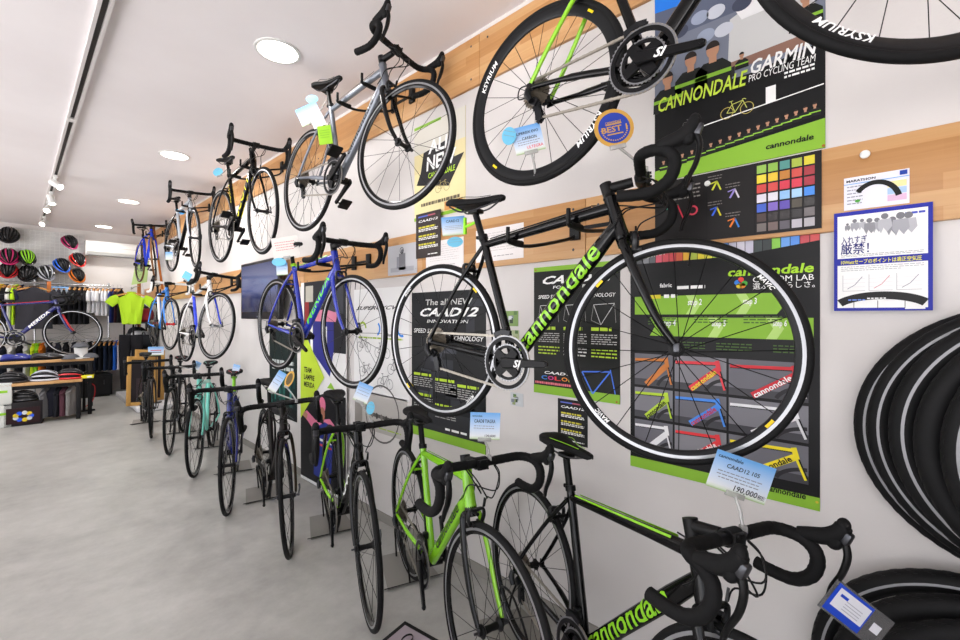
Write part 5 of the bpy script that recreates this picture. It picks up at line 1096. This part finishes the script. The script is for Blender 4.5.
# stepped display: tall table and low bench
def table(name, label, cx, cy, yaw, L, D, z, th=.035, leg=.045):
    t = thing(name, label, 'table', (cx, cy, 0), (0, 0, yaw)); b = MB(); b.box((0, 0, z - th / 2), (L, D, th), OAK, bev=.003); b.build('top', t)
    for sx in (-1, 1):
        for sy in (-1, 1): b = MB(); b.box((sx * (L / 2 - .04), sy * (D / 2 - .04), (z - th) / 2), (leg, leg, z - th), BLACKM, bev=.003); b.build('leg', t)
    b = MB()
    for sy in (-1, 1): b.box((0, sy * (D / 2 - .04), z - th - .025), (L - .1, .03, .05), BLACKM)
    for sx in (-1, 1): b.box((sx * (L / 2 - .04), 0, .12), (.03, D - .1, .03), BLACKM)
    b.build('apron', t); return t
yw = math.radians(-6); R = Matrix.Rotation(yw, 3, 'Z')
def corner(c, L, D): v = Vector((c[0], c[1], 0)) + R @ Vector((-L / 2, D / 2, 0)); return v.x, v.y
TC = corner((.76, 8.2), 2.2, .8); table('display_table', 'tall oak topped table with black legs carrying the navy bicycle', TC[0], TC[1], yw, 2.2, .8, .80)
BC = corner((.62, 7.93), 2.2, .34); table('display_bench', 'low oak bench with black legs in front of the tall table', BC[0], BC[1], yw, 2.2, .34, .54)
def on_table(px, z, dy): # point on the table or bench, dy behind its front edge
    base = Vector((.76, 8.2, z)) if z > .7 else Vector((.62, 7.93, z)); d = R @ Vector((-1, 0, 0)); e = R @ Vector((0, 1, 0)); o = base + e * dy
    r = ray(px, 300); n = Vector((e.x, e.y, 0)); k = n.dot(Vector((o.x, o.y, 0))) / n.dot(Vector((r.x, r.y, 0))); return Vector((r.x * k, r.y * k, z))
def shoe(label, p, yaw, c, tr):
    t = thing('cycling_shoe', label, 'shoe', p, (0, 0, yaw), 'cycling shoes on the table'); b = MB(); secs = []
    for x, w, h in ((-.14, .02, .03), (-.125, .034, .075), (-.09, .037, .09), (-.04, .036, .085), (.02, .042, .062), (.08, .047, .048), (.12, .038, .036), (.14, .016, .022)): secs.append([Vector((x, w * math.cos(a), .012 + max(0, h * (.5 + .5 * math.sin(a))))) for a in [2 * PI * i / 14 for i in range(14)]])
    b.loft(secs, mat(c, .3, 0, .3)); u = b.build('upper', t); b = MB(); b.loft([[Vector((x, w * s_, z)) for s_, z in ((-1, 0), (1, 0), (1, .014), (-1, .014))] for x, w in ((-.14, .022), (-.09, .036), (0, .036), (.08, .047), (.14, .018))], BLACKM); b.build('sole', t)
    b = MB(); [b.box((x, 0, z), (.022, .075, .006), mat(tr, .4), Euler((0, .5, 0))) for x, z in ((.0, .078), (.05, .06))]; b.build('strap', u)
for px, dy, l, c, tr, yv in ((3, .12, 'white cycling shoe at the left end of the table', '#dcdcde', '#8d8d90', .3), (16, .1, 'navy cycling shoe, left of its pair on the table', '#23308a', '#d8d8da', .2), (28, .14, 'navy cycling shoe, right of its pair on the table', '#23308a', '#d8d8da', .0), (45, .1, 'black cycling shoe, left of its pair on the table', '#1c1d22', '#55565c', .2), (57, .14, 'black cycling shoe, right of its pair, under the front wheel', '#1c1d22', '#55565c', .1)):
    shoe(l, on_table(px, .80, dy), yv + yw, c, tr)
# cap stand
p = on_table(81, .80, .13); o = thing('cap_stand', 'white drum shaped display stand with a wide foot on the table', 'display stand', p); b = MB(); b.lathe([(.0, 0), (.16, 0), (.16, .014), (.075, .018), (.07, .06), (.075, .15), (.0, .155)], axis='z', seg=32, m=WHT, closed=False); b.build('drum', o)
def cap(label, p): 
    t = thing('cap', label, 'cap', p, (0, 0, -.5), 'grey caps at the white stand'); b = MB(); b.blob((0, 0, 0), (.088, .1, .07), mat('#5d5f64', .85), 20, 12, fn=lambda v: Vector((v.x, v.y, max(v.z, 0)))); c = b.build('crown', t); b = MB(); b.slab([Vector((.075 * math.cos(a), -.06 - .095 * math.sin(a), .004)) for a in [PI * i / 10 for i in range(11)]], (0, 0, .006), mat('#55575c', .85)); b.build('visor', t)
cap('grey cap resting on top of the white drum stand', p + Vector((0, 0, .156))); cap('grey cap lying on the table left of the white drum stand', on_table(71.5, .80, .06)); cap('grey cap lying at the right end of the table', on_table(90.5, .80, .1))
for px, c, tr, l in ((12, '#18181a', '#232326', 'large black helmet at the left of the low bench'), (45, '#1a1a1e', '#c9ccd4', 'black helmet with white ribs on the low bench'), (70, '#1c1a1d', '#d0282e', 'black and red helmet at the right of the low bench')):
    helmet(l, on_table(px, .54 + .062, .15), c, tr, yaw=1.2, pitch=0., group='helmets on the low bench')
p = on_table(87.5, .54, .1); o = thing('light_pack', 'small yellow boxed item at the right end of the low bench', 'box', p, (0, 0, yw)); b = MB(); b.box((0, 0, .02), (.13, .09, .04), mat('#e0d62a', .5), bev=.004); c = b.build('carton', o); b = MB(); b.box((.02, -.0455, .02), (.05, .001, .025), PW); b.build('label', c)
# boxes and things under the bench
for i, (px, z, l) in enumerate(((2.5, 0, 'white carton with a lime mark, lower one of the pair at the left edge'), (2.5, .28, 'white carton with a lime mark, upper one of the pair at the left edge'))):
    p = on_table(px, .54, .02); p.z = z; o = thing('carton', l, 'box', p, (0, 0, yw), 'white cartons under the bench'); b = MB(); b.box((-.03, .1, .138), (.22, .24, .274), mat('#d9dbd6', .6), bev=.003); c = b.build('body', o); b = MB(); b.box((-.0, -.021, .17), (.09, .002, .03), LIME); b.build('mark', c)
p = on_table(23.5, .54, .02); p.z = 0; o = thing('helmet_carton', 'black carton printed with a blue and yellow helmet under the bench', 'box', p, (0, 0, yw)); b = MB(); b.box((0, .1, .15), (.34, .24, .3), mat('#1d1a1c', .5), bev=.003); c = b.build('body', o)
b = MB(); b.box((0, -.0215, .13), (.3, .002, .2), mat('#2a1518', .4))
for k in range(9): a = k * .7; b.tube([(.07 * math.cos(a), -.024, .12 + .045 * math.sin(a)), (.07 * math.cos(a), -.0225, .12 + .045 * math.sin(a))], .026, 10, mat(('#2a5ae0', '#e0c52a', '#d8dade')[k % 3], .4))
b.build('printed_picture', c)
p = on_table(24, .54, .06); p.z = .302; helmet('dark helmet lying on the printed carton under the bench', p + Vector((0, .06, .06)), '#1c1c1e', '#2a2a2d', yaw=1.2, pitch=0, k=.9, group='helmets on the low bench').pop('group', None)
for px, c, l in ((46, '#7d7d80', 'grey'), (54, '#2a2b36', 'dark navy'), (60, '#23242a', 'black'), (66, '#5d3a44', 'wine'), (72, '#8d8a88', 'pale grey')):
    p = on_table(px, .54, .16); p.z = .54; garment(p + Vector((0, .0, -.03)), math.radians(60 if px != 54 else 5), (c, c), .38, '%s vest hanging under the low bench' % l, width=.3, sleeve=0, name='vest', group='vests hanging under the bench', hang=False)
# floor pump and cable clutter under the table's right end
p = on_table(84, .8, .3); p.z = 0; o = thing('floor_pump', 'dark floor pump with a red hose under the right end of the table', 'pump', p); b = MB(); b.tube([(0, 0, .02), (0, 0, .5)], .018, 12, BLACKM); b.build('barrel', o); b = MB(); b.box((0, 0, .01), (.24, .07, .02), BLACKM, bev=.004); b.build('foot', o); b = MB(); b.tube([(-.11, 0, .56), (.11, 0, .56)], .014, 10, BLACKM); b.tube([(0, 0, .5), (0, 0, .56)], .006, 8, STEEL); b.build('grip', o); b = MB(); b.tube(spline([(0, .02, .05), (.1, .03, .15), (.12, .02, .35), (.04, .02, .42)], 6), .006, 8, mat('#b8282e', .5)); b.build('hose', o)
# corner: white platform, leaning frames, posts, shelf with bags
o = thing('low_platform', 'low white display platform on the floor in the far right corner', 'platform', (1.44, 8.75, 0)); b = MB(); b.box((0, 0, .045), (.5, 1.95, .07), mat('#d6d6d8', .4), bev=.004); b.build('top', o); b = MB(); b.box((.02, 0, .005), (.44, 1.85, .01), BLACKM); b.build('plinth', o)
FRW = mat('#b98f4f', .5)
for i, (px, py, Y, yv, h, l) in enumerate(((142, 407, 7.95, .35, .72, 'foremost light wood frame with a dark panel leaning on the platform'), (149, 405, 8.2, .3, .8, 'second light wood frame leaning behind the foremost one'))):
    p = pf(px, py, Y); p.z = .082; o = thing('leaning_panel', l, 'frame', p, (math.radians(-9), math.radians(6), yv), 'framed panels leaning on the platform')
    b = MB(); w = .36
    for a, sz in (((-w / 2, 0, h / 2), (.05, .025, h)), ((w / 2, 0, h / 2), (.05, .025, h)), ((0, 0, h - .025), (w, .025, .05)), ((0, 0, .025), (w, .025, .05))): b.box(a, sz, FRW, bev=.003)
    c = b.build('moulding', o); b = MB(); b.box((0, .004, h / 2), (w - .04, .008, h - .06), mat('#241f22', .5)); b.build('panel', o)
    b = MB(); b.box((-.04, -.002, h * .35), (.08, .003, h * .4), mat('#7a3a3e' if i else '#3a3034', .5)); b.box((.08, -.002, h * .5), (.05, .003, h * .3), mat('#8d3a30', .5)); b.build('picture', o)
o = thing('wooden_post', 'upright reddish wooden post behind the lime yellow shirt', 'post', pf(139, 380, 9.9)); o.location.z = 0; b = MB(); b.box((0, 0, 1.05), (.05, .04, 2.1), mat('#a5683a', .5), bev=.003); b.build('timber', o); b = MB(); b.box((0, 0, .012), (.3, .3, .024), BLACKM); b.build('foot', o); e_ = SHIRT_HOOK - o.location; b = MB(); b.tube([(0, 0, e_.z + .1), (e_.x * .6, e_.y * .6, e_.z + .06), (e_.x, e_.y, e_.z - .002), (e_.x * 1.02, e_.y * 1.02, e_.z + .03)], .007, 8, STEEL); b.build('arm', o)
a_, c_ = pf(153.5, 226, 8.6), pf(162.5, 289, 8.3); o = thing('wooden_pole', 'thin slanting wooden pole in front of the royal blue bicycle', 'pole', c_); b = MB(); b.box((a_ - c_) / 2, (.026, .026, (a_ - c_).length), mat('#a5602a', .5), (a_ - c_).to_track_quat('Z', 'Y').to_euler(), bev=.003); b.build('timber', o); b = MB(); b.tube([a_ - c_, a_ - c_ + Vector((WX - .02 - a_.x, 0, .0))], .006, 8, BLACKM); b.build('wall_peg', o)
o = thing('cloth_pennant', 'pale green cloth hanging under the royal blue bicycle', 'cloth', pf(142, 262, 9.7), (0, 0, -.3)); b = MB(); b.slab([Vector(v) for v in ((-.09, 0, 0), (.1, 0, .02), (.07, 0, -.36), (-.15, 0, -.42))], (0, .01, 0), mat('#b4cf8a', .8)); b.build('fabric', o); b = MB(); b.tube([(-.1, .005, .0), (.11, .005, .022)], .008, 8, FRW); b.build('rod', o)
o = thing('corner_rack', 'dark steel shelf rack crowded with bags beside the light blue bicycle', 'rack', (1.5, 9.55, .082))
for sx in (-.16, .16):
    for sy in (-.45, .45): b = MB(); b.box((sx, sy, .7), (.025, .025, 1.4), BLACKM); b.build('upright', o)
for z in (.3, .75, 1.2): b = MB(); b.box((0, 0, z), (.36, .95, .02), mat('#3a3a3d', .5)); b.build('shelf', o)
def bag(label, p, s, c, c2, group='bags on the corner rack'):
    t = thing('saddle_bag', label, 'bag', p, (0, 0, .2), group); b = MB(); b.blob((0, 0, s[2]), s, mat(c, .7), 16, 10, fn=lambda v: Vector((math.copysign(abs(v.x) ** .6, v.x), math.copysign(abs(v.y) ** .6, v.y), math.copysign(abs(v.z) ** .7, v.z)))); bd = b.build('body', t); b = MB(); b.box((-s[0] * .99, 0, s[2] * 1.1), (.012, s[1] * 1.3, s[2] * .5), mat(c2, .6), bev=.003); b.build('pocket', t); b = MB(); b.tube(spline([(0, -s[1] * .5, 1.85 * s[2]), (0, -s[1] * .3, 2.25 * s[2]), (0, s[1] * .3, 2.25 * s[2]), (0, s[1] * .5, 1.85 * s[2])], 4), .008, 6, BLACKM); b.build('strap', t)
for i, (y, z, c, c2, l) in enumerate(((-.32, 1.292, '#8d2430', '#1c2a4a', 'dark red bag on the top shelf'), (-.02, 1.292, '#1d2026', '#3a8ad0', 'black bag with a blue pocket on the top shelf'), (.28, 1.292, '#2a4a8a', '#d8dade', 'blue bag with a white pocket on the top shelf'), (-.3, .842, '#23252a', '#d0b42a', 'black bag with a yellow pocket on the middle shelf'), (0, .842, '#d6d8dc', '#5aa0d8', 'white bag with a pale blue pocket on the middle shelf'), (.3, .842, '#1d1e22', '#55565a', 'black bag on the middle shelf'), (-.28, .392, '#2a2b30', '#c9d62a', 'grey bag with a lime pocket on the low shelf'), (.1, .392, '#3a3b40', '#8d8d90', 'charcoal bag on the low shelf'))):
    bag(l + ' of the corner rack', Vector((1.5, 9.55 + y, z)), (.13, .12, .12 + .03 * (i % 3)), c, c2)
o = thing('floor_sign', 'white and blue card with red writing above the leaning frames', 'sign', pf(156, 351, 8.0), (0, 0, -.5)); b = MB(); b.box((0, 0, 0), (.2, .004, .13), SKY); c = b.build('board', o); b = MB(); b.box((.0, -.003, .01), (.14, .001, .012), mat('#c23a3e', .5)); b.box((.0, -.003, -.02), (.14, .001, .01), INK); b.build('writing', c); b = MB(); b.tube([(0, .004, -.06), (0, .004, -.06 - (o.location.z - .06 - .082))], .006, 8, BLACKM); b.box((0, .004, -(o.location.z - .088)), (.12, .1, .012), BLACKM); b.build('stem', o)
# ------------------------------------------------------------------ ceiling fittings and light
GLOW = mat('#fff6ec', .5, 0, 0, 9.)
for y in (2.56, 4.95, 7.4, 9.8):
    for x in (1.04, -1.6):  # the second row lies out of view, added for extra light
        l_ = {2.56: 'nearest', 4.95: 'second', 7.4: 'third', 9.8: 'farthest'}[y] + (' round recessed ceiling light in the row by the bicycle wall' if x > 0 else ' unseen round ceiling light added in a second row by the shop front')
        t = thing('downlight', l_, 'ceiling light', (x, y, CZ), group='recessed ceiling lights')
        b = MB(); b.lathe([(.108, -.001), (.125, -.001), (.125, -.006), (.108, -.008)], axis='z', seg=40, m=WHT); b.build('trim_ring', t)
        b = MB(); b.tube([(0, 0, -.0015), (0, 0, -.004)], .108, 40, GLOW); b.build('diffuser', t)
        L_ = bpy.data.lights.new('downlight_lamp', 'AREA'); L_.shape = 'DISK'; L_.size = .2; L_.energy = {2.56: 4.5, 4.95: 15, 7.4: 17, 9.8: 13}[y]; L_.color = (1, .98, .955); L_.spread = math.radians(165)
        o = bpy.data.objects.new('downlight_lamp', L_); COL.objects.link(o); o.location = (x, y, CZ - .012)
t = thing('light_track', 'long white lighting track on the ceiling with a dark slot', 'lighting track', (.3, 5.2, CZ))
b = MB()
for xx in (-.021, .021): b.box((xx, 0, -.012), (.016, 9.4, .024), mat('#cfcac8', .4))
b.box((0, 0, -.004), (.05, 9.4, .006), mat('#cfcac8', .4)); b.build('channel', t)
b = MB(); b.box((-.002, 0, -.009), (.026, 9.36, .004), mat('#3a3735', .5)); b.build('slot', t)
for y in (-3.05, -.6, 1.85): b = MB(); b.box((0, y, -.014), (.06, .07, .026), mat('#d8d4d2', .4)); b.build('joint', t)
for i, (y, dx, pt_, l) in enumerate(((6.55, .5, -.5, 'nearest'), (7.45, .1, .6, 'second'), (8.1, -.2, .9, 'third'), (9.35, -.3, -.3, 'farthest'))):
    t = thing('spotlight', l + ' small white spotlight on the ceiling track', 'spotlight', (.3, y, CZ - .024), group='spotlights on the track'); b = MB(); b.box((0, 0, -.015), (.036, .11, .03), WHT, bev=.003); b.tube([(0, 0, -.02), (0, 0, -.07)], .008, 8, WHT); b.build('adapter', t)
    d = Vector((dx, -.55 if i != 1 else -.1, -.5)).normalized(); c0 = Vector((0, 0, -.09)); b = MB(); b.tube([c0 - d * .06, c0 - d * .05, c0 + d * .06], [.02, .034, .036], 18, WHT); h_ = b.build('lamp_head', t); b = MB(); b.tube([c0 + d * .055, c0 + d * .062], .031, 18, GLOW); b.build('bulb', h_)
    L_ = bpy.data.lights.new('spotlight_lamp', 'SPOT'); L_.energy = 10; L_.spot_size = 1.5; L_.spot_blend = .6; L_.shadow_soft_size = .03; L_.color = (1, .98, .96)
    o = bpy.data.objects.new('spotlight_lamp', L_); COL.objects.link(o); o.location = Vector((.3, y, CZ - .024)) + c0 + d * .075; o.rotation_euler = Vector((.35, .55, -.75)).to_track_quat('-Z', 'Y').to_euler()
p = on_z(113.5, 237, CZ); t = thing('smoke_detector', 'small round white detector on the ceiling before the air conditioner', 'detector', p); b = MB(); b.lathe([(0, -.05), (.03, -.048), (.04, -.03), (.055, -.026), (.058, 0), (0, 0)], axis='z', seg=28, m=WHT, closed=False); b.build('housing', t); b = MB(); b.lathe([(.0415, -.034), (.043, -.03), (.0415, -.028)], axis='z', seg=28, m=GREYM); b.build('vent_ring', t)
w = bpy.data.worlds.new('daylight'); sc.world = w; w.use_nodes = True; nt = w.node_tree; bg = nt.nodes['Background']
tc = N(nt, 'ShaderNodeTexCoord'); sp = N(nt, 'ShaderNodeSeparateXYZ'); nt.links.new(tc.outputs['Generated'], sp.inputs[0])
rr = nt.nodes.new('ShaderNodeValToRGB'); e = rr.color_ramp.elements; e[0].position, e[0].color = .46, (1.0, .975, .985, 1); e[1].position, e[1].color = .54, (.31, .325, .35, 1)   # glow from below added to brighten the ceiling, dimmer sky above
mr = N(nt, 'ShaderNodeMapRange'); mr.inputs[1].default_value = -1; mr.inputs[2].default_value = 1; nt.links.new(sp.outputs['Z'], mr.inputs[0]); nt.links.new(mr.outputs[0], rr.inputs[0]); nt.links.new(rr.outputs[0], bg.inputs['Color'])
bg.inputs['Strength'].default_value = 7.6
# ------------------------------------------------------------------ camera
cam = bpy.data.cameras.new('camera'); co = bpy.data.objects.new('camera', cam); COL.objects.link(co); co.location = (0, 0, CAM_H); co.rotation_euler = (PI / 2, 0, -TH)
cam.sensor_width = 36; cam.lens = FPX * 36 / 960; cam.shift_y = (HOR - 320) / 960; cam.clip_start = .05; sc.camera = co
vs = sc.view_settings; vs.view_transform = 'Standard'; vs.look = 'None'; vs.gamma = 1; vs.exposure = .0; vs.use_curve_mapping = False
sc.render.film_transparent = False
try: sc.cycles.use_denoising = True; sc.cycles.max_bounces = 8; sc.cycles.diffuse_bounces = 5; sc.cycles.sample_clamp_indirect = 4
except Exception: pass
